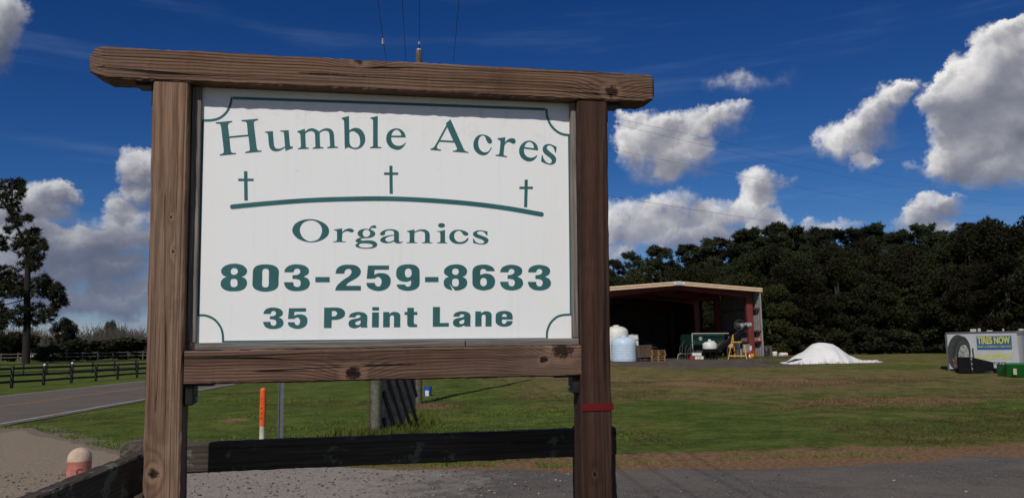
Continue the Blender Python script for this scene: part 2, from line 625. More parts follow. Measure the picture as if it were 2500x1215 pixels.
def build_ground():
    far = [3000, 2000, 1300, 900, 650, 480, 360, 280, 220, 180, 150, 125, 105, 90, 78, 70]
    xs = np.array([-a for a in far] + list(np.arange(-64, 64.1, 0.5)) + far[::-1])
    ys = np.array(sorted([-40, -25, -15, -8, -4] + list(np.arange(0, 70, 0.4)) + list(np.arange(70, 130, 2.0)) + [140, 160, 190, 230, 280, 350, 450, 600, 900, 1400, 2000, 3000]))
    X, Y = np.meshgrid(xs, ys)
    Z = hz(X, Y)
    near = sm(np.hypot(X, Y), 70, 40)
    lat = X - (RD_X0 + RD_S * (Y - RD_Y0))
    bump = (vnoise(X, Y, 2.3, 1) - 0.5) * 0.10 + (vnoise(X, Y, 0.9, 2) - 0.5) * 0.04
    offroad = np.clip(sm(lat, 0.4, 2.0) + sm(lat, -8.6, -10.0), 0, 1)
    lane = seg_dist(X, Y, LANE_FAR)
    side = np.interp(X, [p[0] for p in LANE_FAR], [p[1] for p in LANE_FAR])
    beyond = sm(Y - side, 0.15, 1.2)
    Z = Z + bump * near * offroad * beyond
    # a little scraped-up earth on the verge
    mp = G(572, 1035)
    mound = np.exp(-(((X - mp.x) / 0.42) ** 2 + ((Y - mp.y) / 0.6) ** 2))
    Z = Z + 0.09 * mound
    n = len(xs)
    V = np.stack([X.ravel(), Y.ravel(), Z.ravel()], 1)
    i = np.arange(len(ys) - 1)[:, None] * n + np.arange(n - 1)[None, :]
    F = np.stack([i, i + 1, i + 1 + n, i + n], -1).reshape(-1, 4)
    me = np_mesh('ground', V, F, True)

    def blob(px, py, rx, ry, p=1.0):
        c = G(px, py)
        return np.exp(-((np.abs(X - c.x) / rx) ** 2 + (np.abs(Y - c.y) / ry) ** 2)) * p

    rgt = sm(X, -2.5, 1.0)
    dirt = np.exp(-(np.maximum(Y - side, 0) / (0.6 + 0.85 * rgt)) ** 2) * sm(Y - side, -3, 0)
    dirt = np.maximum(dirt * (0.55 + 0.6 * rgt), mound * 0.95)
    dirt = np.maximum.reduce([dirt, blob(1850, 934, 4.6, 2.4, 1.0), blob(1760, 940, 2.4, 1.3, .75), blob(2170, 975, 3.6, 1.4, .82), blob(2040, 955, 3.5, 1.0, .4),
                              blob(1560, 1035, 1.6, 1.2, .4), blob(1040, 990, 1.3, 1.6, .75), blob(985, 1010, .8, 1.6, .8), blob(920, 1055, 1.2, 1.0, .7), blob(2350, 1095, 3.0, 0.8, .5)])
    # pale sand and gravel
    sand = sm(-(Y - side), -0.35, 0.5) * sm(X, 1.5, -2.0)
    sand = np.maximum(sand, np.exp(-(np.maximum(Y - side, 0) / 1.1) ** 2) * sm(X, -3.0, -5.5) * 0.8)
    yard = sm(Y, 44.0, 48.5) * sm(Y, 64, 62) * sm(X, 6.0, 7.0) * sm(X, 22, 20.5)
    yard = np.maximum(yard, blob(1800, 893, 7.0, 2.6, .75))
    yard = np.maximum(yard, sm(Y, 40, 44) * sm(Y, 50, 47) * sm(X, 6, 9) * sm(X, 20, 16) * 0.55)
    # how dry the turf is
    dry = rgt * (0.26 + 0.36 * sm(Y, 16, 27)) + blob(1700, 925, 12, 7, .3) - blob(1560, 1060, 4, 3, .25) - blob(1250, 1000, 4, 8, .35) - blob(2300, 895, 9, 2.5, .35)
    dry = np.clip(dry + sm(Y, 70, 90) * 0.2 * (1 - rgt), 0, 1)
    at_ = me.color_attributes.new('mask', 'FLOAT_COLOR', 'POINT')
    Cc = np.stack([dirt.ravel(), dry.ravel(), sand.ravel(), yard.ravel()], 1).astype(np.float32)
    at_.data.foreach_set('color', Cc.ravel())

    m, N, bs = new_mat('turf_and_earth')
    geo = N.n('ShaderNodeNewGeometry')
    pos = geo.outputs['Position']
    at2 = N.n('ShaderNodeAttribute', attribute_name='mask')
    sp = N.n('ShaderNodeSeparateColor', ins={0: at2.outputs['Color']})
    md, mdry, ms = sp.outputs[0], sp.outputs[1], sp.outputs[2]
    my = at2.outputs['Alpha']
    nA = N.noise(pos, 0.35, 6.0, 0.62)
    nB = N.noise(pos, 2.2, 6.0, 0.65)
    nC = N.noise(pos, 14.0, 5.0, 0.7)
    nD = N.noise(pos, 70.0, 3.0, 0.7)
    frag = N.math('MULTIPLY_ADD', nB, 0.55, N.math('MULTIPLY', nC, 0.45))
    green = N.mix(N.sstep(nC, 0.30, 0.70), (0.035, 0.054, 0.009), (0.086, 0.118, 0.021))
    green = N.mix(N.sstep(nA, 0.40, 0.65, 0.0, 0.5), green, (0.108, 0.120, 0.024))
    straw = N.mix(N.sstep(nC, 0.32, 0.68), (0.078, 0.064, 0.024), (0.172, 0.138, 0.056))
    dt = N.math('ADD', N.math('MULTIPLY', mdry, 1.05), N.math('MULTIPLY', N.math('SUBTRACT', nB, 0.5), 1.7))
    dt = N.math('ADD', dt, N.math('MULTIPLY', N.math('SUBTRACT', nA, 0.5), 2.2))
    turf = N.mix(N.sstep(dt, 0.22, 0.85), green, straw)
    mot = N.noise(pos, 1.4, 6.0, 0.72)
    mot2 = N.noise(pos, 6.0, 4.0, 0.7)
    val = N.math('ADD', N.sstep(mot, 0.30, 0.70, 0.62, 1.28), N.sstep(mot2, 0.3, 0.7, -0.02, 0.42))
    turf = N.n('ShaderNodeHueSaturation', ins={'Value': val, 'Color': turf}).outputs[0]
    earth = N.mix(N.sstep(nC, 0.3, 0.72), (0.125, 0.070, 0.036), (0.310, 0.190, 0.105))
    earth = N.mix(N.sstep(nD, 0.60, 0.72, 0.0, 0.6), earth, (0.26, 0.20, 0.15))
    sandc = N.mix(N.sstep(nC, 0.3, 0.7), (0.150, 0.118, 0.088), (0.265, 0.225, 0.180))
    yardc = N.mix(N.sstep(nB, 0.35, 0.65), (0.060, 0.050, 0.045), (0.135, 0.110, 0.090))
    fd = N.sstep(N.math('ADD', md, N.math('MULTIPLY', N.math('SUBTRACT', frag, 0.5), 1.5)), 0.34, 0.62)
    fs = N.sstep(N.math('ADD', ms, N.math('MULTIPLY', N.math('SUBTRACT', frag, 0.5), 1.2)), 0.38, 0.66)
    fy = N.sstep(N.math('ADD', my, N.math('MULTIPLY', N.math('SUBTRACT', frag, 0.5), 1.2)), 0.38, 0.66)
    c = N.mix(fd, turf, earth)
    c = N.mix(fy, c, yardc)
    c = N.mix(fs, c, sandc)
    N.set(bs.inputs['Base Color'], c)
    bs.inputs['Roughness'].default_value = 0.95
    bs.inputs['Specular IOR Level'].default_value = 0.08
    hh = N.math('MULTIPLY_ADD', nC, 0.6, N.math('MULTIPLY', nD, 0.5))
    b = N.n('ShaderNodeBump', ins={'Strength': 1.0, 'Distance': 0.05, 'Height': hh})
    N.set(bs.inputs['Normal'], b.outputs[0])
    o = mesh_obj('ground', me, m)
    tag(o, kind='structure')
    return o


ground = build_ground()


# ------------------------------------------------------------------ public road with painted lines
def build_road():
    m, N, bs = new_mat('road_asphalt')
    geo = N.n('ShaderNodeNewGeometry')
    pos = geo.outputs['Position']
    n1 = N.noise(pos, 0.5, 5.0, 0.6)
    n2 = N.noise(pos, 60.0, 3.0, 0.7)
    c = N.mix(N.sstep(n2, 0.3, 0.7), (0.085, 0.072, 0.060), (0.150, 0.128, 0.108))
    c = N.mix(N.sstep(n1, 0.45, 0.65, 0.0, 0.35), c, (0.068, 0.056, 0.046))
    N.set(bs.inputs['Base Color'], c)
    bs.inputs['Roughness'].default_value = 0.9
    bs.inputs['Specular IOR Level'].default_value = 0.2
    b = N.n('ShaderNodeBump', ins={'Strength': 0.8, 'Distance': 0.01, 'Height': n2})
    N.set(bs.inputs['Normal'], b.outputs[0])

    def strip(name, o0, o1, dz, mat, ys, jag=0.0, parent=None):
        V, F = [], []
        for i, y in enumerate(ys):
            xc = RD_X0 + RD_S * (y - RD_Y0)
            r0 = (random.random() - .5) * jag
            r1 = (random.random() - .5) * jag
            for xo in (o0 + r0, o1 + r1):
                x = xc + xo
                V.append((x, y, float(hz(x, y)) + dz))
            if i:
                k = 2 * i
                F.append((k - 2, k - 1, k + 1, k))
        me = bpy.data.meshes.new(name)
        me.from_pydata(V, [], F)
        return mesh_obj(name, me, mat, parent)

    random.seed(3)
    ys = list(np.arange(-60, 40, 0.5)) + list(np.arange(40, 160, 2.0)) + [180, 220, 300, 420, 700, 1200]
    road = strip('road', -8.05, 0.06, 0.020, m, ys, 0.10)
    tag(road, kind='structure')
    white = simple('road_paint_white', (0.30, 0.29, 0.27), 0.8, 0.25, 9.0, dirt=(0.16, 0.15, 0.14), dirt_amt=0.8)
    amber = simple('road_paint_amber', (0.30, 0.155, 0.055), 0.8, 0.25, 7.0, dirt=(0.12, 0.10, 0.09), dirt_amt=0.9)
    strip('edge_line', -0.42, -0.27, 0.024, white, ys, 0.0, road)
    strip('edge_line', -7.85, -7.70, 0.024, white, ys, 0.0, road)
    strip('centre_line', -4.22, -4.11, 0.024, amber, ys, 0.0, road)
    strip('centre_line', -4.00, -3.89, 0.024, amber, ys, 0.0, road)


build_road()


# ------------------------------------------------------------------ lane in front of the sign: worn asphalt running out into pale gravel
def build_lane():
    far = []
    for (x0, y0), (x1, y1) in zip(LANE_FAR[:-1], LANE_FAR[1:]):
        k = max(2, int(math.hypot(x1 - x0, y1 - y0) / 0.35))
        for i in range(k):
            t = i / k
            far.append((x0 + (x1 - x0) * t, y0 + (y1 - y0) * t))
    far.append(LANE_FAR[-1])
    random.seed(11)
    xs = np.array([p[0] for p in far])
    jag = (vnoise(xs, xs * 0, 0.9, 5) - .5) * 0.55 + (vnoise(xs, xs * 0, 0.3, 6) - .5) * 0.22
    V, F = [], []
    rows = 12
    for i, (x, y) in enumerate(far):
        yf = y + jag[i]
        xr = RD_X0 + RD_S * (3.0 - RD_Y0) + 0.3
        yn = 3.2 + 0.4 * math.sin(x * 0.7)
        if x < -6:
            yn = 3.2 - 5.0 * min(1.0, (-6 - x) / 4.0)
        for j in range(rows + 1):
            t = j / rows
            yy = yn + (yf - yn) * t
            V.append((x, yy, float(hz(x, yy)) + 0.012 - (0.012 if j == rows else 0) + 0.0))
        if i:
            a = (i - 1) * (rows + 1)
            b = i * (rows + 1)
            for j in range(rows):
                F.append((a + j, b + j, b + j + 1, a + j + 1))
    me = bpy.data.meshes.new('lane')
    me.from_pydata(V, [], F)
    m, N, bs = new_mat('lane_surface')
    geo = N.n('ShaderNodeNewGeometry')
    pos = geo.outputs['Position']
    sp = N.n('ShaderNodeSeparateXYZ', ins={0: pos})
    nA = N.noise(pos, 0.55, 5.0, 0.6)
    nB = N.noise(pos, 3.5, 6.0, 0.68)
    nC = N.noise(pos, 28.0, 4.0, 0.7)
    nD = N.noise(pos, 110.0, 2.0, 0.6)
    vor = N.n('ShaderNodeTexVoronoi', ins={'Vector': pos, 'Scale': 17.0})
    vd = vor.outputs['Distance']
    agg = N.noise(pos, 55.0, 4.0, 0.75)
    asp = N.mix(N.sstep(agg, 0.34, 0.66), (0.040, 0.036, 0.033), (0.185, 0.168, 0.154))
    asp = N.mix(N.sstep(nB, 0.38, 0.62, 0.0, 0.45), asp, (0.075, 0.068, 0.063))
    asp = N.mix(N.sstep(nA, 0.42, 0.62, 0.0, 0.45), asp, (0.160, 0.136, 0.115))
    gra = N.mix(N.sstep(nC, 0.28, 0.72), (0.190, 0.166, 0.146), (0.320, 0.286, 0.258))
    gra = N.mix(N.sstep(nB, 0.55, 0.68, 0.0, 0.7), gra, (0.100, 0.095, 0.098))
    pale = N.math('MULTIPLY', N.sstep(vd, 0.20, 0.10), N.sstep(N.noise(pos, 9.0, 2.0, 0.5), 0.55, 0.66))
    gra = N.mix(N.math('MULTIPLY', pale, 0.8), gra, (0.36, 0.34, 0.32))
    san = N.mix(N.sstep(nC, 0.3, 0.7), (0.180, 0.140, 0.100), (0.300, 0.245, 0.185))
    t = N.math('ADD', sp.outputs[0], N.math('MULTIPLY', N.math('SUBTRACT', nB, 0.5), 3.4))
    t = N.math('ADD', t, N.math('MULTIPLY', N.math('SUBTRACT', nA, 0.5), 3.0))
    c = N.mix(N.sstep(t, -1.9, -0.2), gra, asp)
    c = N.mix(N.sstep(t, -4.2, -6.0), c, san)
    N.set(bs.inputs['Base Color'], c)
    bs.inputs['Roughness'].default_value = 0.92
    bs.inputs['Specular IOR Level'].default_value = 0.12
    hh = N.math('MULTIPLY_ADD', nC, 0.8, N.math('MULTIPLY', nD, 0.3))
    hh = N.math('MULTIPLY_ADD', pale, 0.8, hh)
    b = N.n('ShaderNodeBump', ins={'Strength': 1.0, 'Distance': 0.02, 'Height': hh})
    N.set(bs.inputs['Normal'], b.outputs[0])
    o = mesh_obj('lane', me, m)
    tag(o, kind='structure')


build_lane()

# ------------------------------------------------------------------ the sign
SU = Vector((math.cos(R(10.83)), math.sin(R(10.83)), 0.0))
SV = Vector((0.01164666, -0.06088071, 0.9980771)).normalized()
SN = SU.cross(SV).normalized()
SO = Vector((-0.34123458, 2.14254495, 1.89218096))
VB = -1.9
SIGN_M = Matrix((SU, SV, SN)).transposed().to_4x4()
SIGN_M.translation = SO + SV * VB


def S(px, py, w=0.0):
    """photo pixel -> (u, v) on the sign's plane, w metres in front of the post faces"""
    d = ray(px, py)
    o = SO + SN * w
    p = EYE + d * ((o - EYE).dot(SN) / d.dot(SN)) - SO
    return p.dot(SU), p.dot(SV)


W_TAN = wood('timber_tan', 'Y', (0.255, 0.160, 0.108), (0.125, 0.068, 0.043), (0.185, 0.135, 0.104), knots=[(-0.545, -0.018, 0.015), (0.12, 0.008, 0.0035), (0.03, 0.016, 0.005)], off=(0.004, 0.028), freq=150, seed=2.0, grey_amt=0.35, crack=0.7)
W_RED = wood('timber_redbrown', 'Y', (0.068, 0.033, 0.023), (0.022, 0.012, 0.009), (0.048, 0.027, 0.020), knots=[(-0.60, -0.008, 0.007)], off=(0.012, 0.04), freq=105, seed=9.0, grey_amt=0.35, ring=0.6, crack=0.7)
W_BEAM = wood('timber_beam', 'X', (0.190, 0.112, 0.073), (0.075, 0.038, 0.026), (0.130, 0.096, 0.075), knots=[(0.648, -0.014, 0.020), (-0.085, 0.040, 0.016)], off=(0.085, 0.02), freq=150, seed=4.0, grey_amt=0.45, ring=0.95)
W_BAR = wood('timber_crossbar', 'X', (0.185, 0.108, 0.073), (0.072, 0.038, 0.027), (0.125, 0.095, 0.078), knots=[(-0.105, -0.022, 0.022), (0.485, 0.030, 0.030), (0.43, 0.004, 0.012)], off=(0.10, 0.02), freq=140, seed=6.5, grey_amt=0.5, ring=0.9)
W_TRIM = wood('timber_trim', 'Y', (0.230, 0.200, 0.180), (0.120, 0.105, 0.096), (0.170, 0.155, 0.145), freq=140, seed=1.0, off=(.03, .02), crack=.4)
W_TRIMX = wood('timber_trim_flat', 'X', (0.210, 0.185, 0.168), (0.110, 0.096, 0.088), (0.155, 0.142, 0.132), freq=140, seed=1.7, off=(.03, .02), crack=.5)
M_STEEL_DK = simple('dark_steel', (0.022, 0.020, 0.020), 0.5, 0.3, 40, metal=0.3)
M_TEAL = simple('teal_vinyl', (0.032, 0.122, 0.128), 0.42, 0.10, 14.0, spec=0.4)
M_RIBBON = simple('red_tape', (0.125, 0.007, 0.010), 0.4, 0.08, 20)


def panel_mat():
    m, N, bs = new_mat('white_sign_board')
    tc = N.n('ShaderNodeTexCoord')
    o = tc.outputs['Object']
    n1 = N.noise(o, 3.0, 5.0, 0.6)
    n2 = N.noise(o, 60.0, 4.0, 0.6)
    c = N.mix(N.sstep(n1, 0.4, 0.7, 0.0, 0.5), (0.83, 0.84, 0.85), (0.80, 0.81, 0.815))
    sp = N.n('ShaderNodeSeparateXYZ', ins={0: o})
    top = N.sstep(sp.outputs[1], 0.16, 0.30)
    c = N.mix(N.math('MULTIPLY', top, N.sstep(N.noise(o, 22.0, 5.0, 0.7), 0.52, 0.72, 0.0, 0.42)), c, (0.62, 0.62, 0.55))
    stv = N.noise(N.vmath('MULTIPLY', o, (60.0, 2.2, 1.0)), 1.0, 4.0, 0.6)
    c = N.mix(N.sstep(stv, 0.52, 0.75, 0.0, 0.22), c, (0.66, 0.66, 0.62))
    dots = N.sstep(N.noise(o, 75.0, 2.0, 0.5), 0.765, 0.80)
    c = N.mix(N.math('MULTIPLY', dots, 0.5), c, (0.35, 0.34, 0.28))
    N.set(bs.inputs['Base Color'], c)
    bs.inputs['Roughness'].default_value = 0.55
    bs.inputs['Specular IOR Level'].default_value = 0.25
    b = N.n('ShaderNodeBump', ins={'Strength': 0.25, 'Distance': 0.001, 'Height': n2})
    N.set(bs.inputs['Normal'], b.outputs[0])
    return m


M_PANEL = panel_mat()

sign = empty('timber_sign', (0, 0, 0))
sign.matrix_world = SIGN_M
tag(sign, 'white farm sign board with teal lettering in a heavy brown timber frame', 'sign')


def rough_timber(name, secs, mat, parent, axis, ctr, nseg=90, amp=0.0016, seed=0):
    """secs: list of (t, a0, a1, w0, w1) cross-sections along the axis; edges worn unevenly"""
    rs = np.random.default_rng(seed)
    ts = sorted(set([s[0] for s in secs] + list(np.linspace(secs[0][0], secs[-1][0], nseg))))
    arr = np.array(secs)
    V, F = [], []
    rings = []
    wob = rs.normal(0, 1, (len(ts), 8)).cumsum(0)
    ker = np.ones(7) / 7
    wob = np.stack([np.convolve(rs.normal(0, 1, len(ts) + 6), ker, 'valid') for _ in range(8)], 1)
    fine = rs.normal(0, 0.35, (len(ts), 8))
    for i, t in enumerate(ts):
        a0, a1, w0, w1 = [np.interp(t, arr[:, 0], arr[:, k]) for k in (1, 2, 3, 4)]
        c = min(0.0045, 0.2 * (a1 - a0))
        pr = [(a0 + c, w1), (a1 - c, w1), (a1, w1 - c), (a1, w0 + c), (a1 - c, w0), (a0 + c, w0), (a0, w0 + c), (a0, w1 - c)]
        ring = []
        for k, (a, w) in enumerate(pr):
            e = amp * (wob[i, k] + fine[i, k])
            a += e * (1 if a < (a0 + a1) / 2 else -1) * 0.8
            w += e * (1 if w < (w0 + w1) / 2 else -1) * 0.35
            p = (t, a, w) if axis == 'X' else (a, t, w)
            ring.append(len(V))
            V.append((p[0] - ctr[0], p[1] - ctr[1], p[2] - ctr[2]))
        rings.append(ring)
    for i in range(len(rings) - 1):
        for k in range(8):
            a, b = rings[i][k], rings[i][(k + 1) % 8]
            c_, d = rings[i + 1][(k + 1) % 8], rings[i + 1][k]
            F.append((a, b, c_, d))
    F.append(tuple(rings[0]))
    F.append(tuple(rings[-1]))
    me = bpy.data.meshes.new(name)
    me.from_pydata(V, [], F)
    bm = bmesh.new()
    bm.from_mesh(me)
    bmesh.ops.recalc_face_normals(bm, faces=bm.faces[:])
    bm.to_mesh(me)
    bm.free()
    return mesh_obj(name, me, mat, parent, ctr)


B = -VB      # local y = v + B
# posts (sawn 4x4), slightly proud of the crossbar
pl = rough_timber('post', [(0.0, -0.6235, -0.5330, -0.089, 0.0), (B + 0.434, -0.6245, -0.5345, -0.089, 0.0)], W_TAN, sign, 'Y', (-0.579, B - 0.05, -0.0445), seed=1)
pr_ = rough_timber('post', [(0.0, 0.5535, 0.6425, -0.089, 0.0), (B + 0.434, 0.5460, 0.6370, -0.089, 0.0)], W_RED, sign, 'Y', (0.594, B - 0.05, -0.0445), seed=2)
pl['label'] = 'tan weathered post at the left of the sign board'
pr_['label'] = 'dark reddish brown post at the right of the sign board'
# top beam, its ends bevelled all round
beam = rough_timber('beam', [(-0.788, B + 0.458, B + 0.503, -0.066, -0.020), (-0.772, B + 0.448, B + 0.517, -0.083, -0.004), (-0.742, B + 0.4358, B + 0.5215, -0.089, 0.004),
                             (-0.06, B + 0.4372, B + 0.5225, -0.089, 0.004), (0.752, B + 0.4362, B + 0.5225, -0.089, 0.004), (0.779, B + 0.4440, B + 0.5200, -0.086, 0.003), (0.791, B + 0.458, B + 0.508, -0.07, -0.018)],
                    W_BEAM, sign, 'X', (0.0, B + 0.479, -0.042), nseg=120, amp=0.0022, seed=3)
bar = rough_timber('crossbar', [(-0.5305, B - 0.3700, B - 0.2822, -0.085, -0.002), (0.5515, B - 0.3700, B - 0.2822, -0.085, -0.002)], W_BAR, sign, 'X', (0.01, B - 0.326, -0.043), nseg=100, seed=4)

PW = -0.045   # board face
panel = MB().box(-0.522, 0.545, B - 0.268, B + 0.4355, PW - 0.012, PW).build('board', M_PANEL, sign, sub=(0.01, B + 0.083, PW - 0.006), loc=(0.01, B + 0.083, PW - 0.006))
PC = Vector((0.01, B + 0.083, PW - 0.006))
tl = MB().box(-0.5325, -0.5085, B - 0.2620, B + 0.4350, PW - 0.02, PW + 0.012, c=0.002).build('trim', W_TRIM, sign, sub=(-0.52, B, PW), loc=(-0.52, B, PW))
tr = MB().box(0.5325, 0.5485, B - 0.2620, B + 0.4350, PW - 0.02, PW + 0.022, c=0.002).build('trim', W_TRIM, sign, sub=(0.54, B, PW), loc=(0.54, B, PW))
tb = MB().box(-0.5080, 0.215, B - 0.2815, B - 0.2625, PW - 0.02, PW + 0.026, c=0.0015).build('trim', W_TRIMX, sign, sub=(0, B - 0.27, PW), loc=(0, B - 0.27, PW))
tb2 = MB().box(0.2175, 0.5480, B - 0.2815, B - 0.2632, PW - 0.02, PW + 0.027, c=0.0015).build('trim', W_TRIMX, sign, sub=(0, B - 0.27, PW), loc=(0, B - 0.27, PW))
# brackets
MB().box(-0.5325, -0.508, B - 0.425, B - 0.371, -0.075, -0.015, c=0.003).build('bracket', M_STEEL_DK, sign)
MB().box(-0.5325, -0.460, B - 0.3755, B - 0.3712, -0.060, -0.022).build('bracket', M_STEEL_DK, sign)
MB().box(0.529, 0.5505, B - 0.422, B - 0.372, -0.075, -0.020, c=0.003).build('bracket', M_STEEL_DK, sign)
MB().box(0.475, 0.549, B - 0.3755, B - 0.3712, -0.060, -0.022).build('bracket', M_STEEL_DK, sign)
MB().box(-0.672, -0.6255, B + 0.4265, B + 0.4345, -0.078, -0.018).box(-0.633, -0.6255, B + 0.375, B + 0.4265, -0.078, -0.018).build('bracket', M_STEEL_DK, sign)
MB().box(0.6382, 0.684, B + 0.4265, B + 0.4345, -0.078, -0.018).box(0.6382, 0.6445, B + 0.378, B + 0.4265, -0.078, -0.018).build('bracket', M_STEEL_DK, sign)
for (bu, bv, bw) in ((-0.506, -0.41, -0.045), (0.527, -0.405, -0.045)):
    MB().lathe([(0.006, -0.004), (0.006, 0.004), (0.003, 0.006)], 8).xf(Matrix.Translation((bu, B + bv, bw)) @ Matrix.Rotation(R(90), 4, 'Y')).build('bolt', simple('zinc_bolt', (0.45, 0.45, 0.45), 0.4, 0.1, 30, metal=0.8) if bu < 0 else bpy.data.materials['zinc_bolt'], sign)
MB().box(0.5500, 0.6435, B - 0.4695, B - 0.4490, -0.0925, 0.0025).build('tape_band', M_RIBBON, sign)


# ---- lettering, outlines read off the board.  Each point (x, y) is on a smooth curve; (x, y, 1) is a corner
def smooth_outline(pts, step=6):
    n = len(pts)
    P = [Vector((p[0], p[1])) for p in pts]
    corner = [len(p) > 2 for p in pts]
    out = []
    for i in range(n):
        j = (i + 1) % n
        a, b = P[i], P[j]
        out.append(a)
        if corner[i] and corner[j]:
            continue
        ta = (b - a) if corner[i] else (b - P[i - 1]) * 0.5
        tb_ = (b - a) if corner[j] else (P[(j + 1) % n] - a) * 0.5
        L = (b - a).length
        for t_ in (ta, tb_):
            if t_.length > L * 1.15:
                t_ *= L * 1.15 / t_.length
        for s in range(1, step):
            t = s / step
            h00, h10 = 2 * t ** 3 - 3 * t ** 2 + 1, t ** 3 - 2 * t ** 2 + t
            h01, h11 = -2 * t ** 3 + 3 * t ** 2, t ** 3 - t ** 2
            out.append(a * h00 + ta * h10 + b * h01 + tb_ * h11)
    return out


def flat_shape(name, contours, mat, parent, z, thick=0.0007):
    cu = bpy.data.curves.new(name, 'CURVE')
    cu.dimensions = '2D'
    cu.fill_mode = 'BOTH'
    cu.extrude = thick / 2
    for c in contours:
        sp = cu.splines.new('POLY')
        sp.points.add(len(c) - 1)
        for k, p in enumerate(c):
            sp.points[k].co = (p[0], p[1], 0, 1)
        sp.use_cyclic_u = True
    tmp = bpy.data.objects.new('tmp', cu)
    COL.objects.link(tmp)
    dg = bpy.context.evaluated_depsgraph_get()
    me = bpy.data.meshes.new_from_object(tmp.evaluated_get(dg))
    bpy.data.objects.remove(tmp)
    bpy.data.curves.remove(cu)
    me.name = name
    me.materials.clear()
    o = mesh_obj(name, me, mat, parent)
    o.location = (0, 0, z)
    return o


def board_pt(px, py):
    a, b_ = S(px, py, PW + 0.0007)
    return Vector((a - PC.x, b_ + B - PC.y))


def glyph(name, org, k, contours):
    cs = []
    for c in contours:
        cs.append([board_pt(org[0] + p.x / k, org[1] + p.y / k) for p in smooth_outline(c)])
    return flat_shape(name, cs, M_TEAL, panel, 0.006 + 0.0005)


def fit(c, src, dst):
    (a0, b0, a1, b1), (c0, d0, c1, d1) = src, dst
    return [(c0 + (p[0] - a0) * (c1 - c0) / (a1 - a0), d0 + (p[1] - b0) * (d1 - d0) / (b1 - b0), *p[2:]) for p in c]


K1, K2, K3, K4 = 10.125, 11.047, 12.15, 12.5
A_ = (520, 270)
glyph('letter', A_, K1, [[(65, 290, 1), (470, 255, 1), (475, 283, 1), (405, 300), (368, 355), (372, 420), (400, 637, 1), (862, 595, 1), (838, 330), (805, 275), (705, 262, 1), (705, 237, 1), (1110, 203, 1), (1112, 232, 1), (1040, 250), (1008, 295), (1012, 360), (1075, 890), (1095, 960), (1130, 985), (1198, 985, 1), (1200, 1012, 1), (795, 1048, 1), (795, 1022, 1), (880, 1000), (910, 970), (905, 900), (875, 632, 1), (405, 675, 1), (432, 960), (455, 1025), (500, 1048), (565, 1045, 1), (565, 1072, 1), (168, 1110, 1), (168, 1082, 1), (240, 1060), (265, 1020), (260, 930), (200, 420), (175, 340), (130, 320), (68, 318, 1)]])
glyph('letter', A_, K1, [[(1280, 520, 1), (1478, 508, 1), (1505, 840), (1540, 920), (1610, 945), (1690, 930), (1780, 882, 1), (1755, 590), (1735, 525), (1668, 515, 1), (1665, 493, 1), (1868, 485, 1), (1898, 830), (1915, 880), (1970, 890, 1), (1975, 925, 1), (1790, 990, 1), (1782, 905, 1), (1690, 970), (1570, 1003), (1460, 980), (1400, 910), (1380, 820), (1362, 620), (1345, 560), (1320, 545), (1282, 537, 1)]])
B_ = (710, 270)
glyph('letter', B_, K1, [[(165, 510, 1), (345, 450, 1), (352, 522, 1), (430, 460), (530, 437), (620, 465), (700, 515, 1), (800, 455), (890, 437), (980, 455), (1040, 510), (1062, 580), (1082, 860), (1105, 890), (1165, 892, 1), (1165, 918, 1), (900, 930, 1), (900, 905, 1), (945, 895), (970, 865), (968, 820), (952, 590), (925, 520), (860, 492), (780, 505), (710, 550, 1), (722, 860), (740, 900), (805, 905, 1), (805, 930, 1), (540, 942, 1), (540, 918, 1), (590, 905), (608, 870), (605, 820), (595, 600), (570, 530), (500, 502), (420, 520), (355, 565, 1), (368, 870), (385, 910), (445, 915, 1), (445, 940, 1), (175, 952, 1), (175, 930, 1), (225, 918), (248, 880), (245, 800), (235, 610), (215, 560), (180, 540), (165, 535, 1)]])
glyph('letter', B_, K1, [[(1258, 180, 1), (1435, 135, 1), (1442, 490, 1), (1530, 440), (1620, 428), (1720, 460), (1800, 550), (1838, 680), (1820, 800), (1740, 905), (1620, 950), (1520, 940), (1420, 905), (1385, 915), (1340, 950, 1), (1330, 850), (1318, 300), (1305, 235), (1258, 205, 1)], [(1445, 530, 1), (1520, 505), (1600, 530), (1680, 610), (1712, 740), (1700, 850), (1650, 905), (1580, 920), (1500, 890), (1455, 810), (1447, 700)]])
C_ = (890, 270)
glyph('letter', C_, K1, [[(140, 175, 1), (325, 135, 1), (325, 860), (345, 895), (415, 903, 1), (415, 925, 1), (132, 925, 1), (132, 903, 1), (190, 890), (212, 855), (210, 800), (208, 260), (190, 210), (140, 195, 1)]])
glyph('letter', C_, K1, [[(1020, 660, 1), (655, 655, 1), (665, 740), (710, 820), (790, 865), (880, 868), (950, 840), (1015, 790, 1), (1018, 805, 1), (950, 900), (860, 960), (760, 960), (640, 910), (560, 810), (535, 700), (555, 590), (630, 490), (770, 440), (900, 470), (990, 560)], [(655, 620, 1), (700, 520), (780, 468), (860, 510), (905, 590), (905, 618, 1)]])
D_ = (1040, 280)
glyph('letter', D_, K2, [[(118, 918, 1), (190, 895), (245, 830), (300, 735), (555, 270, 1), (530, 240, 1), (660, 122, 1), (985, 850), (1030, 940), (1080, 990), (1145, 1005, 1), (1145, 1028, 1), (725, 995, 1), (725, 970, 1), (800, 960), (835, 920), (820, 870), (765, 750, 1), (360, 728, 1), (295, 850), (300, 900), (340, 930), (405, 945, 1), (400, 970, 1), (118, 945, 1)], [(570, 335, 1), (735, 705, 1), (380, 685, 1)]])
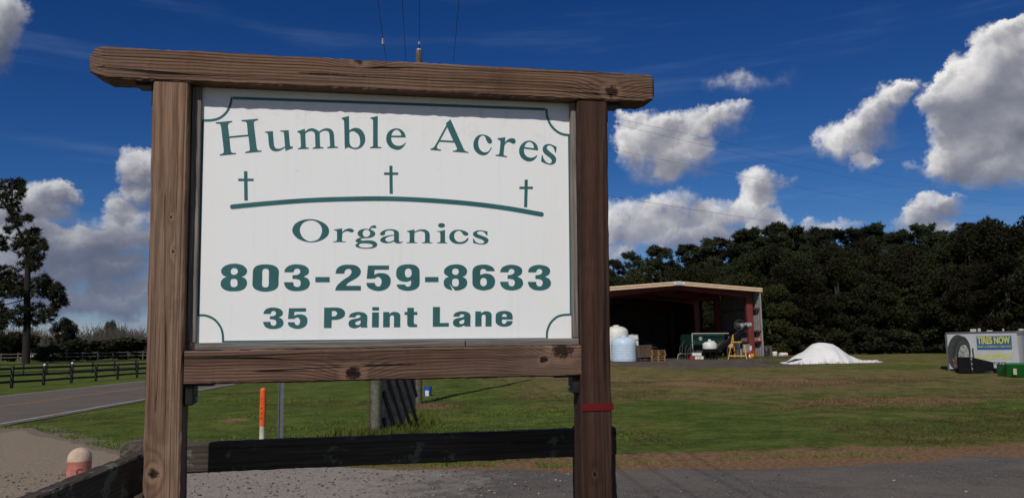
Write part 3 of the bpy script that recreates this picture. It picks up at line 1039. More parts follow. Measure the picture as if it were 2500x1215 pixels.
glyph('letter', D_, K2, [[(1775, 885, 1), (1700, 1010), (1620, 1075), (1530, 1090), (1410, 1050), (1310, 950), (1278, 810), (1310, 670), (1400, 565), (1520, 535), (1640, 560), (1740, 630), (1780, 710), (1760, 765), (1710, 775), (1660, 745), (1620, 670), (1590, 590), (1530, 560), (1460, 590), (1415, 680), (1408, 790), (1440, 910), (1510, 990), (1600, 1015), (1690, 980), (1748, 885, 1)]])
E_ = (1200, 300)
glyph('letter', E_, K2, [[(160, 415, 1), (372, 388, 1), (358, 530, 1), (430, 455), (530, 415), (620, 430), (650, 490), (630, 545), (580, 560), (520, 530), (460, 510), (400, 535), (348, 600, 1), (325, 830), (340, 875), (415, 900, 1), (412, 925, 1), (108, 885, 1), (110, 860, 1), (185, 855), (212, 820), (240, 540), (235, 490), (210, 460), (160, 440, 1)]])
glyph('letter', E_, K2, [[(1250, 738, 1), (868, 690, 1), (890, 830), (960, 910), (1060, 940), (1150, 920), (1225, 870, 1), (1235, 885, 1), (1150, 990), (1040, 1033), (920, 1015), (800, 930), (745, 790), (765, 650), (860, 530), (1010, 475), (1150, 520), (1230, 610), (1253, 700)], [(880, 650, 1), (930, 550), (1020, 505), (1100, 550), (1138, 620), (1140, 683, 1)]])
glyph('letter', E_, K2, [[(1755, 650, 1), (1738, 798, 1), (1715, 795, 1), (1680, 690), (1620, 620), (1555, 603), (1500, 630), (1490, 680), (1540, 750), (1650, 840), (1720, 910), (1743, 990), (1710, 1080), (1620, 1122), (1520, 1115), (1410, 1075), (1338, 1040, 1), (1355, 870, 1), (1378, 872, 1), (1410, 970), (1480, 1060), (1560, 1092), (1615, 1065), (1622, 1010), (1580, 945), (1450, 845), (1395, 780), (1380, 700), (1410, 620), (1490, 575), (1590, 575), (1680, 610)]])
F_ = (700, 520)
glyph('letter', F_, K3, [[(165, 490), (240, 330), (420, 220), (640, 180), (860, 195), (1080, 280), (1210, 390), (1253, 510), (1225, 640), (1100, 760), (900, 840), (700, 860), (500, 825), (320, 745), (200, 620)], [(385, 500), (430, 350), (540, 250), (720, 208), (880, 250), (1000, 360), (1048, 510), (1010, 660), (920, 780), (720, 838), (560, 790), (440, 670)]])
glyph('letter', F_, K3, [[(1395, 488, 1), (1640, 452, 1), (1645, 560, 1), (1720, 495), (1820, 458), (1910, 458), (1985, 500), (1980, 545), (1910, 562), (1840, 540), (1760, 530), (1700, 555), (1648, 590, 1), (1638, 800), (1660, 832), (1748, 840, 1), (1748, 855, 1), (1378, 852, 1), (1378, 835, 1), (1450, 828), (1485, 800), (1490, 750), (1490, 580), (1475, 525), (1440, 510), (1395, 500, 1)]])
G_ = (860, 520)
glyph('letter', G_, K3, [[(490, 480, 1), (540, 410), (620, 365), (690, 370), (715, 405), (690, 435), (630, 438), (570, 435), (525, 480, 1), (620, 520), (680, 590), (660, 660), (580, 710), (450, 738), (330, 738), (260, 760), (245, 790), (300, 810), (450, 805), (600, 815), (700, 860), (738, 920), (710, 985), (600, 1035), (400, 1050), (220, 1030), (110, 990), (92, 950), (140, 900), (210, 880, 1), (150, 865), (95, 825), (120, 780), (200, 735), (285, 712, 1), (200, 680), (155, 610), (180, 540), (260, 485), (400, 462)], [(305, 590), (340, 510), (410, 485), (490, 510), (528, 590), (510, 660), (420, 708), (340, 680)], [(190, 945), (250, 895), (400, 890), (540, 905), (610, 950), (590, 990), (480, 1022), (340, 1022), (230, 995)]])
glyph('letter', G_, K3, [[(820, 610), (880, 540), (1000, 490), (1130, 472), (1260, 490), (1350, 530), (1382, 590), (1382, 760), (1395, 840), (1420, 855), (1460, 845), (1490, 830, 1), (1495, 842, 1), (1430, 885), (1360, 893), (1280, 875), (1230, 835, 1), (1150, 870), (1020, 888), (910, 870), (840, 830), (828, 790), (870, 730), (960, 690), (1100, 655), (1240, 640, 1), (1238, 590), (1215, 530), (1150, 508), (1060, 508), (980, 545), (970, 600), (940, 645), (880, 655), (830, 635)], [(1240, 660, 1), (1100, 680), (990, 735), (980, 785), (1030, 840), (1110, 850), (1238, 800, 1)]])
glyph('letter', G_, K3, [[(1620, 530, 1), (1842, 485, 1), (1845, 550, 1), (1950, 500), (2065, 482), (2170, 492), (2255, 540), (2294, 620), (2296, 820), (2315, 862), (2380, 872, 1), (2380, 885, 1), (2065, 885, 1), (2065, 870, 1), (2130, 860), (2155, 825), (2155, 610), (2130, 560), (2060, 530), (1990, 528), (1920, 545), (1842, 580, 1), (1842, 820), (1860, 858), (1930, 870, 1), (1930, 882, 1), (1610, 882, 1), (1610, 868, 1), (1680, 855), (1700, 820), (1700, 620), (1690, 575), (1660, 555), (1620, 545, 1)]])
H_ = (1030, 520)
glyph('letter', H_, K3, [[(445, 530, 1), (560, 525), (685, 495, 1), (685, 820), (700, 862), (750, 872, 1), (750, 888, 1), (445, 888, 1), (445, 872, 1), (520, 860), (545, 820), (545, 600), (530, 565), (500, 550), (445, 545, 1)], [(582 + 102 * math.cos(a * math.pi / 6), 362 + 66 * math.sin(a * math.pi / 6)) for a in range(12)]])
glyph('letter', H_, K3, [[(1385, 740, 1), (1340, 830), (1230, 895), (1090, 910), (940, 880), (840, 800), (812, 700), (840, 600), (940, 515), (1090, 490), (1230, 515), (1340, 565), (1378, 615), (1350, 655), (1290, 662), (1220, 630), (1175, 555), (1100, 518), (1010, 545), (960, 620), (958, 710), (1000, 800), (1080, 850), (1180, 850), (1280, 810), (1355, 738, 1)]])
glyph('letter', H_, K3, [[(1945, 545, 1), (1942, 658, 1), (1918, 658, 1), (1870, 585), (1800, 540), (1710, 530), (1640, 560), (1635, 600), (1700, 640), (1850, 695), (1950, 750), (1975, 815), (1930, 885), (1820, 922), (1700, 920), (1590, 895), (1525, 885, 1), (1512, 755, 1), (1532, 752, 1), (1580, 830), (1660, 885), (1760, 900), (1830, 880), (1845, 840), (1790, 785), (1640, 730), (1550, 685), (1512, 620), (1545, 560), (1640, 515), (1750, 508), (1860, 525)]])
I_ = (530, 630)
glyph('digit', I_, K3, [[(290, 545, 1), (180, 600), (112, 700), (115, 820), (190, 910), (330, 965), (490, 972), (660, 960), (800, 900), (875, 790), (880, 680), (820, 590), (715, 545, 1), (820, 500), (885, 400), (870, 310), (780, 220), (640, 170), (500, 160), (350, 180), (210, 240), (125, 340), (130, 440), (190, 510)], [(400, 385), (430, 310), (500, 285), (580, 310), (615, 385), (585, 460), (500, 490), (430, 465)], [(390, 730), (410, 630), (490, 602), (580, 630), (605, 720), (590, 820), (500, 855), (420, 830)]])
glyph('digit', I_, K3, [[(1060, 400), (1090, 300), (1180, 220), (1330, 185), (1500, 182), (1650, 205), (1770, 265), (1828, 370), (1820, 600), (1815, 800), (1760, 890), (1640, 955), (1450, 985), (1260, 965), (1110, 900), (1050, 800), (1054, 600)], [(1340, 380), (1370, 320), (1440, 300), (1510, 325), (1535, 390), (1533, 600), (1530, 790), (1500, 845), (1430, 865), (1360, 840), (1330, 780), (1335, 600)]])
J_ = (690, 630)
THREE = [(50, 410, 1), (75, 320), (170, 230), (310, 185), (470, 182), (640, 215), (750, 290), (780, 380), (745, 470), (610, 545, 1), (730, 590), (795, 680), (800, 780), (730, 890), (590, 950), (400, 970), (220, 945), (100, 870), (48, 770), (42, 708, 1), (312, 708, 1), (330, 800), (390, 845), (470, 845), (525, 800), (532, 710), (500, 640), (400, 610), (292, 605, 1), (292, 500, 1), (400, 495), (490, 465), (522, 390), (490, 320), (420, 300), (350, 330), (318, 410, 1)]
glyph('digit', J_, K3, [THREE])
glyph('dash', J_, K3, [[(970, 555, 1), (1392, 555, 1), (1395, 707, 1), (970, 707, 1)]])
glyph('digit', J_, K3, [[(1568, 452, 1), (1600, 330), (1690, 240), (1830, 195), (2000, 190), (2160, 210), (2280, 290), (2318, 390), (2280, 500), (2160, 600), (1980, 700), (1900, 765), (1880, 815, 1), (2318, 815, 1), (2320, 952, 1), (1558, 952, 1), (1590, 850), (1680, 740), (1830, 620), (1970, 530), (2040, 430), (2030, 350), (1960, 308), (1880, 330), (1835, 390), (1828, 452, 1)]])
K_ = (880, 630)
FIVE = [(220, 215, 1), (845, 215, 1), (845, 335, 1), (415, 338, 1), (408, 490, 1), (500, 450), (620, 438), (770, 465), (870, 550), (895, 680), (860, 810), (760, 910), (600, 960), (440, 955), (290, 905), (200, 830), (175, 725, 1), (425, 728, 1), (450, 800), (520, 838), (590, 810), (628, 710), (610, 620), (560, 560), (490, 552), (415, 600, 1), (185, 603, 1)]
glyph('digit', K_, K3, [FIVE])
glyph('digit', K_, K3, [[(1070, 775, 1), (1320, 775, 1), (1350, 820), (1410, 842), (1475, 815), (1502, 740), (1502, 650, 1), (1400, 685), (1280, 690), (1150, 645), (1070, 550), (1060, 430), (1085, 310), (1180, 220), (1330, 182), (1500, 182), (1640, 215), (1735, 310), (1752, 430), (1752, 750), (1720, 840), (1620, 920), (1450, 958), (1290, 950), (1150, 900), (1085, 830)], [(1315, 430), (1335, 340), (1410, 295), (1490, 330), (1518, 420), (1500, 520), (1410, 570), (1340, 530)]])
glyph('dash', K_, K3, [[(1915, 555, 1), (2312, 555, 1), (2312, 702, 1), (1915, 702, 1)]])
L_ = (1030, 630)
glyph('digit', L_, K3, [[(800, 545, 1), (690, 600), (648, 700), (665, 820), (750, 900), (905, 948, 1), (878, 870, 1), (795, 730, 1), (880, 830, 1), (985, 952, 1), (1120, 940), (1260, 880), (1335, 780), (1335, 660), (1280, 590), (1195, 545, 1), (1290, 500), (1338, 400), (1320, 310), (1240, 230), (1110, 185), (980, 182), (840, 205), (720, 270), (655, 370), (680, 470)], [(895, 395), (920, 320), (995, 298), (1070, 325), (1092, 400), (1065, 470), (995, 492), (920, 465)], [(895, 720), (910, 625), (990, 597), (1075, 625), (1095, 720), (1075, 810), (995, 838), (915, 810)]])['label'] = 'digit 8 with a pale scratch through its lower loop'
glyph('digit', L_, K3, [[(2160, 378, 1), (1912, 378, 1), (1880, 330), (1820, 310), (1755, 330), (1730, 400), (1732, 492, 1), (1830, 462), (1940, 455), (2060, 490), (2150, 580), (2170, 700), (2130, 830), (2030, 910), (1870, 945), (1720, 935), (1580, 880), (1505, 780), (1498, 650), (1500, 380), (1540, 280), (1640, 215), (1790, 188), (1940, 195), (2070, 245), (2140, 310)], [(1730, 700), (1750, 610), (1825, 575), (1900, 610), (1925, 700), (1905, 790), (1820, 828), (1750, 790)]])
M_ = (1170, 630)
TH2 = [(620, 410, 1), (650, 310), (740, 235), (880, 195), (1010, 195), (1160, 230), (1255, 300), (1275, 390), (1235, 480), (1120, 545, 1), (1240, 600), (1295, 690), (1290, 790), (1220, 880), (1090, 935), (940, 948), (780, 920), (670, 840), (625, 750), (618, 695, 1), (862, 695, 1), (880, 790), (940, 828), (1010, 820), (1050, 760), (1050, 680), (1000, 625), (920, 608), (840, 603, 1), (840, 500, 1), (940, 490), (1020, 450), (1042, 390), (1015, 330), (955, 308), (890, 335), (862, 410, 1)]
glyph('digit', M_, K3, [TH2])
glyph('digit', M_, K3, [[(p[0] + 826, p[1] + 3, *p[2:]) for p in TH2]])
N_ = (630, 735)
glyph('digit', N_, K4, [fit(THREE, (42, 182, 800, 970), (158, 190, 770, 840))])
glyph('digit', N_, K4, [fit(FIVE, (175, 215, 895, 960), (905, 208, 1505, 830))])
O_, KO = (780, 735), 2500 / 260
glyph('letter', O_, KO, [[(110, 148, 1), (340, 145), (430, 148), (520, 170), (585, 225), (598, 290), (575, 350), (500, 405), (390, 430), (285, 432, 1), (280, 622, 1), (102, 622, 1)], [(288, 222, 1), (370, 225), (415, 280), (385, 335), (340, 350), (285, 352, 1)]])
LA = [[(685, 370, 1), (730, 295), (830, 255), (930, 247), (1040, 265), (1105, 310), (1122, 370), (1115, 540), (1118, 580), (1130, 610, 1), (978, 612, 1), (962, 585, 1), (890, 615), (800, 628), (710, 595), (680, 530), (700, 460), (770, 420), (900, 395), (960, 365), (960, 335), (905, 315), (855, 335), (838, 372, 1)], [(965, 440, 1), (880, 465), (835, 500), (850, 540), (900, 555), (950, 535), (965, 490)]]
glyph('letter', O_, KO, LA)
glyph('letter', O_, KO, [[(1235, 258, 1), (1393, 258, 1), (1390, 607, 1), (1230, 607, 1)], [(1238, 135, 1), (1395, 135, 1), (1395, 210, 1), (1238, 210, 1)]])
LN = [(1495, 250, 1), (1635, 250, 1), (1640, 295, 1), (1700, 255), (1770, 245), (1850, 265), (1893, 310), (1896, 360), (1895, 605, 1), (1745, 605, 1), (1748, 370), (1735, 335), (1695, 322), (1660, 340), (1650, 380), (1648, 605, 1), (1492, 605, 1)]
glyph('letter', O_, KO, [LN])
glyph('letter', O_, KO, [[(2060, 150, 1), (2215, 150, 1), (2215, 248, 1), (2295, 248, 1), (2295, 315, 1), (2215, 315, 1), (2215, 500), (2235, 533), (2290, 540, 1), (2290, 600, 1), (2130, 600), (2080, 580), (2060, 530), (2060, 315, 1), (1998, 315, 1), (1998, 248, 1), (2060, 248, 1)]])
P_, KP = (1040, 735), 2500 / 230
glyph('letter', P_, KP, [[(182, 148, 1), (370, 148, 1), (368, 575, 1), (605, 570, 1), (605, 665, 1), (180, 670, 1)]])
glyph('letter', P_, KP, [fit(c, (680, 247, 1130, 628), (715, 262, 1190, 680)) for c in LA])
glyph('letter', P_, KP, [fit(LN, (1492, 245, 1895, 605), (1305, 260, 1740, 662))])
glyph('letter', P_, KP, [[(2298, 478, 1), (2015, 478, 1), (2015, 560), (2070, 597), (2125, 570), (2138, 520, 1), (2298, 522, 1), (2280, 590), (2210, 645), (2090, 668), (1960, 650), (1870, 590), (1848, 530), (1850, 380), (1870, 320), (1950, 270), (2080, 250), (2200, 270), (2275, 320), (2298, 400)], [(2012, 410, 1), (2030, 350), (2080, 328), (2125, 350), (2148, 410, 1)]])


def cross(x0, x1, yt, yb, ya0, ya1, xa, xb, dx):
    # x0..x1 stem, yt..yb height, arms ya0..ya1 from xa to xb; dx = lean of the foot
    m_ = (ya0 - yt) / (yb - yt) * dx
    glyph('cross', (0, 0), 1.0, [[(x0, yt, 1), (x1, yt, 1), (x1 + m_, ya0, 1), (xb, ya0, 1), (xb, ya1, 1), (x1 + m_, ya1, 1), (x1 + dx, yb, 1), (x0 + dx, yb, 1), (x0 + m_, ya1, 1), (xa, ya1, 1), (xa, ya0, 1), (x0 + m_, ya0, 1)]])


cross(595.5, 603.8, 418, 489, 436, 441.5, 581.5, 619, 1.0)
cross(950.5, 958, 404.5, 472.5, 421, 426.5, 937.5, 972, 0.8)
cross(1281, 1288.5, 438.5, 505.5, 455.5, 461, 1268, 1301, -1.5)


def ribbon_line(name, pts, w, caps=False):
    """a painted line of width w (photo px) along a smooth open path"""
    n = len(pts)
    P = [Vector(p) for p in pts]
    path = []
    for i in range(n - 1):
        a, b = P[i], P[i + 1]
        ta = (P[i + 1] - P[max(i - 1, 0)]) * (0.5 if i else 1.0)
        tb_ = (P[min(i + 2, n - 1)] - P[i]) * (0.5 if i + 2 < n else 1.0)
        for s in range(8):
            t = s / 8
            path.append(a * (2 * t ** 3 - 3 * t ** 2 + 1) + ta * (t ** 3 - 2 * t ** 2 + t) + b * (-2 * t ** 3 + 3 * t ** 2) + tb_ * (t ** 3 - t ** 2))
    path.append(P[-1])
    Lf, Rt = [], []
    for i, p in enumerate(path):
        d = (path[min(i + 1, len(path) - 1)] - path[max(i - 1, 0)]).normalized()
        nn = Vector((-d.y, d.x))
        Lf.append(p + nn * w / 2)
        Rt.append(p - nn * w / 2)
    if caps:
        d0 = (path[1] - path[0]).normalized()
        d1 = (path[-1] - path[-2]).normalized()
        endc = [path[-1] + (Vector((-d1.y, d1.x)) * math.cos(a) + d1 * math.sin(a)) * w / 2 for a in np.linspace(0, math.pi, 9)[1:-1]]
        begc = [path[0] + (Vector((d0.y, -d0.x)) * math.cos(a) - d0 * math.sin(a)) * w / 2 for a in np.linspace(0, math.pi, 9)[1:-1]]
        loop = Lf + endc + Rt[::-1] + begc
    else:
        loop = Lf + Rt[::-1]
    return flat_shape(name, [[board_pt(q.x, q.y) for q in loop]], M_TEAL, panel, 0.0065)


ribbon_line('hill_line', [(567, 504.5), (650, 496.5), (760, 488.5), (880, 485), (960, 485), (1050, 489), (1150, 497), (1240, 508.5), (1322, 523)], 11.2, True)
ribbon_line('border', [(481.5, 769), (502, 769.5), (523, 779), (538, 797), (543.5, 815), (544.5, 835)], 5.2)
ribbon_line('border', [(494, 294), (515, 293.5), (535, 288.5), (552, 275), (562, 256), (566, 237)], 5.5)
ribbon_line('border', [(1334, 266), (1336, 285), (1345, 306), (1360, 321), (1375, 328), (1391, 330)], 5.5)
ribbon_line('border', [(1335, 829), (1336, 808), (1344, 788), (1358, 774), (1373, 768.5), (1395, 767)], 5.0)
ribbon_line('border', [(495, 296.5), (489, 530), (483.5, 766)], 6.0)
ribbon_line('border', [(1389.5, 332.5), (1392, 550), (1394, 764.5)], 5.5)
ribbon_line('border', [(569, 239.5), (950, 252.5), (1331, 267)], 6.5)
ribbon_line('border', [(547.5, 833.5), (940, 830), (1332, 826.5)], 5.0)


# ------------------------------------------------------------------ rail fence just behind the sign
W_RAIL = wood('old_rail_timber', 'X', (0.078, 0.063, 0.050), (0.032, 0.026, 0.021), (0.062, 0.055, 0.047), off=(0.09, 0.03), freq=80, seed=14.0, moss=0.5, crack=0.5, ring=0.3, rough=0.95)
W_RAILY = wood('old_post_timber', 'Y', (0.090, 0.072, 0.058), (0.040, 0.032, 0.027), (0.075, 0.066, 0.058), off=(0.05, 0.03), freq=70, seed=15.0, moss=0.6, crack=1.0, rough=0.95)
g0 = -0.269
fence = empty('rail_fence', (0, 0, 0))
fence.matrix_world = SIGN_M
tag(fence, 'old dark lichen spotted rail fence cornering just behind the sign posts', 'fence')
rough_timber('rail', [(-0.70, B - 0.652, B - 0.566, g0 - 0.04, g0), (0.74, B - 0.652, B - 0.566, g0 - 0.04, g0)], W_RAIL, fence, 'X', (0.0, B - 0.609, g0 - 0.02), seed=21, amp=0.002)
rough_timber('rail', [(-0.70, B - 1.15, B - 1.06, g0 - 0.04, g0), (0.74, B - 1.15, B - 1.06, g0 - 0.04, g0)], W_RAIL, fence, 'X', (0.0, B - 1.1, g0 - 0.02), seed=22, amp=0.004)
rough_timber('post', [(0.0, 0.645, 0.765, g0 - 0.17, g0 - 0.045), (B - 0.585, 0.635, 0.752, g0 - 0.165, g0 - 0.045), (B - 0.568, 0.645, 0.742, g0 - 0.155, g0 - 0.055)], W_RAILY, fence, 'Y', (0.70, B - 1.0, g0 - 0.1), seed=23, amp=0.003)
rough_timber('post', [(0.0, -0.775, -0.665, g0 - 0.17, g0 - 0.045), (B - 0.59, -0.770, -0.665, g0 - 0.165, g0 - 0.045), (B - 0.57, -0.760, -0.675, g0 - 0.155, g0 - 0.055)], W_RAILY, fence, 'Y', (-0.72, B - 1.0, g0 - 0.1), seed=24, amp=0.003)

# the rail that turns the corner towards the road, coming forward past the viewer's left
Minv = SIGN_M.inverted()


def at_z(px, py, z):
    d = ray(px, py)
    return EYE + d * ((z - EYE.z) / d.z)


ztop = 1.335
a_ = at_z(343, 1097, ztop)
b_ = at_z(120, 1182, ztop)
dv = (b_ - a_).normalized()
for zz, sd in ((ztop, 31), (ztop - 0.50, 32)):
    p0 = a_ - dv * 0.03
    L_len = 1.9
    side = Vector((dv.y, -dv.x, 0)).normalized()      # towards the viewer's right
    if side.x < 0:
        side = -side
    up = Vector((0, 0, 1))
    secs = [(0.0, -0.105, 0.0, -0.04, 0.0), (L_len, -0.105, 0.0, -0.04, 0.0)]
    r_ = rough_timber('rail', secs, W_RAIL, None, 'X', (0.0, 0.0, 0.0), seed=sd, amp=0.003)
    Mx = Matrix((dv, up, dv.cross(up))).transposed().to_4x4()
    # keep the visible face on the traced edge
    Mx.translation = Vector((p0.x, p0.y, zz))
    r_.parent = fence
    r_.matrix_parent_inverse = Matrix.Identity(4)
    r_.matrix_local = Minv @ Mx
print('corner rail', a_, b_, dv)

# ------------------------------------------------------------------ small things near the lane
def text_mesh(name, body, size, mat, parent, M, bold=0.0, sx=1.0, thick=0.002, space=1.0):
    """built-in lettering as a thin flat mesh, centred on the origin of M, reading along its x axis"""
    cu = bpy.data.curves.new(name, 'FONT')
    cu.body = body
    cu.size = size
    cu.align_x = 'CENTER'
    cu.align_y = 'CENTER'
    cu.offset = bold
    cu.space_character = space
    cu.extrude = thick / 2
    tmp = bpy.data.objects.new('tmp', cu)
    COL.objects.link(tmp)
    dg = bpy.context.evaluated_depsgraph_get()
    me = bpy.data.meshes.new_from_object(tmp.evaluated_get(dg))
    bpy.data.objects.remove(tmp)
    bpy.data.curves.remove(cu)
    me.name = name
    me.materials.clear()
    me.transform(M @ Matrix.Scale(sx, 4, (1, 0, 0)))
    return mesh_obj(name, me, mat, parent)


def face_frame(origin, normal):
    """frame whose z is the given horizontal normal, y is up"""
    n = Vector(normal).normalized()
    up = Vector((0, 0, 1))
    xa = up.cross(n).normalized()
    M = Matrix((xa, n.cross(xa).normalized(), n)).transposed().to_4x4()
    M.translation = origin
    return M


# pink domed bollard
def bollard():
    c = onground(209, 6.0)
    t = empty('bollard', c)
    tag(t, 'faded pink domed marker bollard behind the corner rail at far left', 'bollard')
    pink, N, bs = new_mat('faded_pink_paint')
    tc = N.n('ShaderNodeTexCoord')
    n1 = N.noise(tc.outputs['Object'], 18, 5, .6)
    n2 = N.noise(tc.outputs['Object'], 6, 4, .6)
    cc = N.mix(N.sstep(n1, .35, .7), (0.33, 0.115, 0.092), (0.46, 0.205, 0.165))
    cc = N.mix(N.sstep(n2, .5, .7, 0, .5), cc, (0.42, 0.06, 0.045))
    N.set(bs.inputs['Base Color'], cc)
    bs.inputs['Roughness'].default_value = .7
    dome = simple('chalky_dome', (0.50, 0.37, 0.27), 0.8, 0.15, 14, dirt=(0.24, 0.19, 0.15), dirt_amt=.6)
    r, top = 0.083, 0.925
    hs = top - r
    MB().lathe([(r * 1.02, -0.05), (r * 1.02, 0.0), (r, 0.01), (r, hs - 0.012)], 32).build('sleeve', pink, t, True)
    MB().lathe([(r * 1.015, hs - 0.012)] + [(r * 1.015 * math.cos(a), hs + r * 1.02 * math.sin(a)) for a in np.linspace(0, math.pi / 2 - 0.02, 9)] + [(0.0, top)], 32).build('cap', dome, t, True)
    ink = simple('red_brown_ink', (0.16, 0.022, 0.018), .7, .1)
    for ch, ang, z in (('C', 0.02, 0.755), ('O', 0.0, 0.690), ('A', -0.50, 0.630), ('P', -0.02, 0.625)):
        # wrap the letter round the sleeve
        base = math.atan2(-c.y, -c.x) + ang
        o = text_mesh('letter', ch, 0.062, ink, t, Matrix.Identity(4), bold=0.002, thick=0.0005)
        for v in o.data.vertices:
            a = base + v.co.x / r
            rr = r + 0.0012 + v.co.z
            v.co = (rr * math.cos(a), rr * math.sin(a), z + v.co.y)


bollard()


# orange-topped utility marker
def marker():
    c = onground(645, 12.2)
    t = empty('marker_post', c)
    tag(t, 'white marker pole with an orange sleeve in the grass verge', 'marker post')
    r = 0.040
    MB().lathe([(r, -0.1), (r, 0.55)], 20).build('pole', simple('cream_plastic', (0.56, 0.52, 0.42), .5, .08, 12, dirt=(.3, .27, .2)), t, True)
    org = simple('orange_sleeve', (0.66, 0.105, 0.018), .45, .08, 10, dirt=(.42, .07, .02), dirt_amt=.5)
    R2 = 0.0455
    MB().lathe([(R2, 0.512), (R2, 1.03), (R2 * 1.04, 1.032), (R2 * 1.04, 1.04), (R2, 1.042)] + [(R2 * math.cos(a), 1.045 + R2 * math.sin(a)) for a in np.linspace(0.05, math.pi / 2 - .03, 6)], 20).build('sleeve', org, t, True)
    ink = simple('marker_ink', (0.05, 0.012, 0.008), .7, .1)
    base = math.atan2(-c.y, -c.x) - 0.35
    for ch, z in (('F', 0.915), ('I', 0.845), ('B', 0.775), ('E', 0.700), ('R', 0.625)):
        o = text_mesh('letter', ch, 0.052, ink, t, Matrix.Identity(4), bold=0.0008, thick=0.0005)
        for v in o.data.vertices:
            a = base + v.co.x / R2
            rr = R2 + 0.0012 + v.co.z
            v.co = (rr * math.cos(a), rr * math.sin(a), z + v.co.y)


marker()

M_GALV = simple('galvanised_steel', (0.115, 0.125, 0.135), .55, .15, 20, metal=.4)


def channel_post():
    c = onground(690, 13.2)
    t = MB().box(-0.032, 0.032, -0.003, 0.003, -0.2, 2.0).box(-0.034, -0.028, -0.022, 0.0, -0.2, 2.0).box(0.028, 0.034, -0.022, 0.0, -0.2, 2.0).box(-0.045, -0.034, -0.025, -0.02, -0.2, 2.0).box(0.034, 0.045, -0.025, -0.02, -0.2, 2.0)
    o = t.build('channel_post', M_GALV, None, loc=c)
    tag(o, 'thin grey steel channel post right of the orange marker pole', 'post')


channel_post()

W_GATE = simple('grey_round_timber', (0.105, 0.105, 0.082), .9, .3, 14, bump=.006, dirt=(.055, .045, .032), bscale=40)
W_SLAT = simple('weathered_slat', (0.200, 0.172, 0.145), .9, .3, 10, dirt=(.11, .09, .075), bump=.004)
M_STRIPE = simple('stripe_shade_black', (0.010, 0.010, 0.010), .85, .4, 10)
M_RUST = simple('rusty_iron', (0.085, 0.045, 0.030), .8, .35, 30, dirt=(.03, .02, .018))


def gatepost():
    c = onground(918, 15.0)
    t = empty('gate_post', c)
    tag(t, 'round grey timber gate post below the sign beside the dark striped gate', 'post')
    MB().tube([(0, 0, -.2), (0.005, 0, .7), (-.004, 0, 1.4), (0, 0, 1.95)], [.098, .094, .092, .088], 16).build('trunk', W_GATE, t, True)
    MB().tube([(-.12, -.02, .12), (-.118, -.03, .9), (-.12, -.02, 1.8)], .012, 6).build('rod', M_RUST, t, True)
    for z in (.22, .62, 1.5):
        MB().box(-.125, -.09, -.035, .01, z, z + .10, c=.004).build('hinge', M_RUST, t)


gatepost()


def slat_panel():
    """weathered upright boards with dark bars set slantwise across them as shadow stripes, running away from the gate post"""
    a = onground(932, 15.12)
    b = onground(1014, 16.30)
    c = Vector((a.x, a.y, a.z))
    t = empty('slatted_gate', c)
    tag(t, 'gate of grey upright boards with black slanting shadow stripes beside the round post', 'gate')
    dx = Vector((b.x - a.x, b.y - a.y, 0))
    L = dx.length
    dx.normalize()
    nrm = Vector((dx.y, -dx.x, 0))     # towards the viewer's right
    if nrm.x < 0:
        nrm = -nrm
    n = 9
    for i in range(n):
        p = dx * (L * (i + .5) / n)
        wdt = L / n * 0.93
        z0 = 0.10 + 0.28 * i / n + 0.05 * math.sin(i * 2.1)
        MB().bar(p + Vector((0, 0, z0)), p + Vector((0, 0, 1.62)), wdt, 0.022, up=nrm).build('board', W_SLAT, t)
    k = 0
    span, drop = 0.85, 1.45
    for i in range(8):
        s0 = -0.72 + i * 0.29
        f0 = max(0.0, (0.02 - s0) / span)
        f1 = min(1.0, (L - s0) / span)
        if f1 <= f0:
            continue
        zt, zb = 1.62 - drop * f0, 1.62 - drop * f1
        hi = dx * (s0 + span * f0) + nrm * 0.03 + Vector((0, 0, zt))
        lo = dx * (s0 + span * f1) + nrm * 0.03 + Vector((0, 0, zb))
        MB().bar(hi, lo, 0.022, 0.085, up=nrm.cross(dx)).build('shadow_stripe', M_STRIPE, t)  # black bars stand in for slanting shadow bands on the boards


slat_panel()


def blue_bucket():
    c = G(1044.5, 967)
    t = empty('bucket', c)
    tag(t, 'blue bucket with a white label standing on the grass below the sign', 'bucket')
    blue = simple('blue_plastic', (0.018, 0.080, 0.30), .45, .1, 10)
    MB().lathe([(.118, 0), (.122, .02), (.135, .30), (.142, .305), (.142, .335), (.132, .335), (.118, .02), (0, .02)], 24).build('pail', blue, t, True)
    base = math.atan2(-c.y, -c.x) - .25
    V, F = [], []
    for i in range(9):
        a = base + (i - 4) * .13
        for z in (.02, .21):
            rr = .1235 + .0135 * (z - .02) / .28 + .002
            V.append((rr * math.cos(a), rr * math.sin(a), z))
        if i:
            F.append((2 * i - 2, 2 * i, 2 * i + 1, 2 * i - 1))
    MB().add(V, F).build('label', simple('paper_white', (.62, .6, .58), .7, .06), t)
    MB().tube([(.14 * math.cos(a), .14 * math.sin(a), .325 + .03 * abs(math.sin(a))) for a in np.linspace(0, math.pi, 12)], .004, 6).build('handle', M_STEEL_DK, t, True)


blue_bucket()

# ------------------------------------------------------------------ utility pole and its wires
PB = onground(1018, 24.7)
POLE_TOP = at(1023, 124, 24.7)


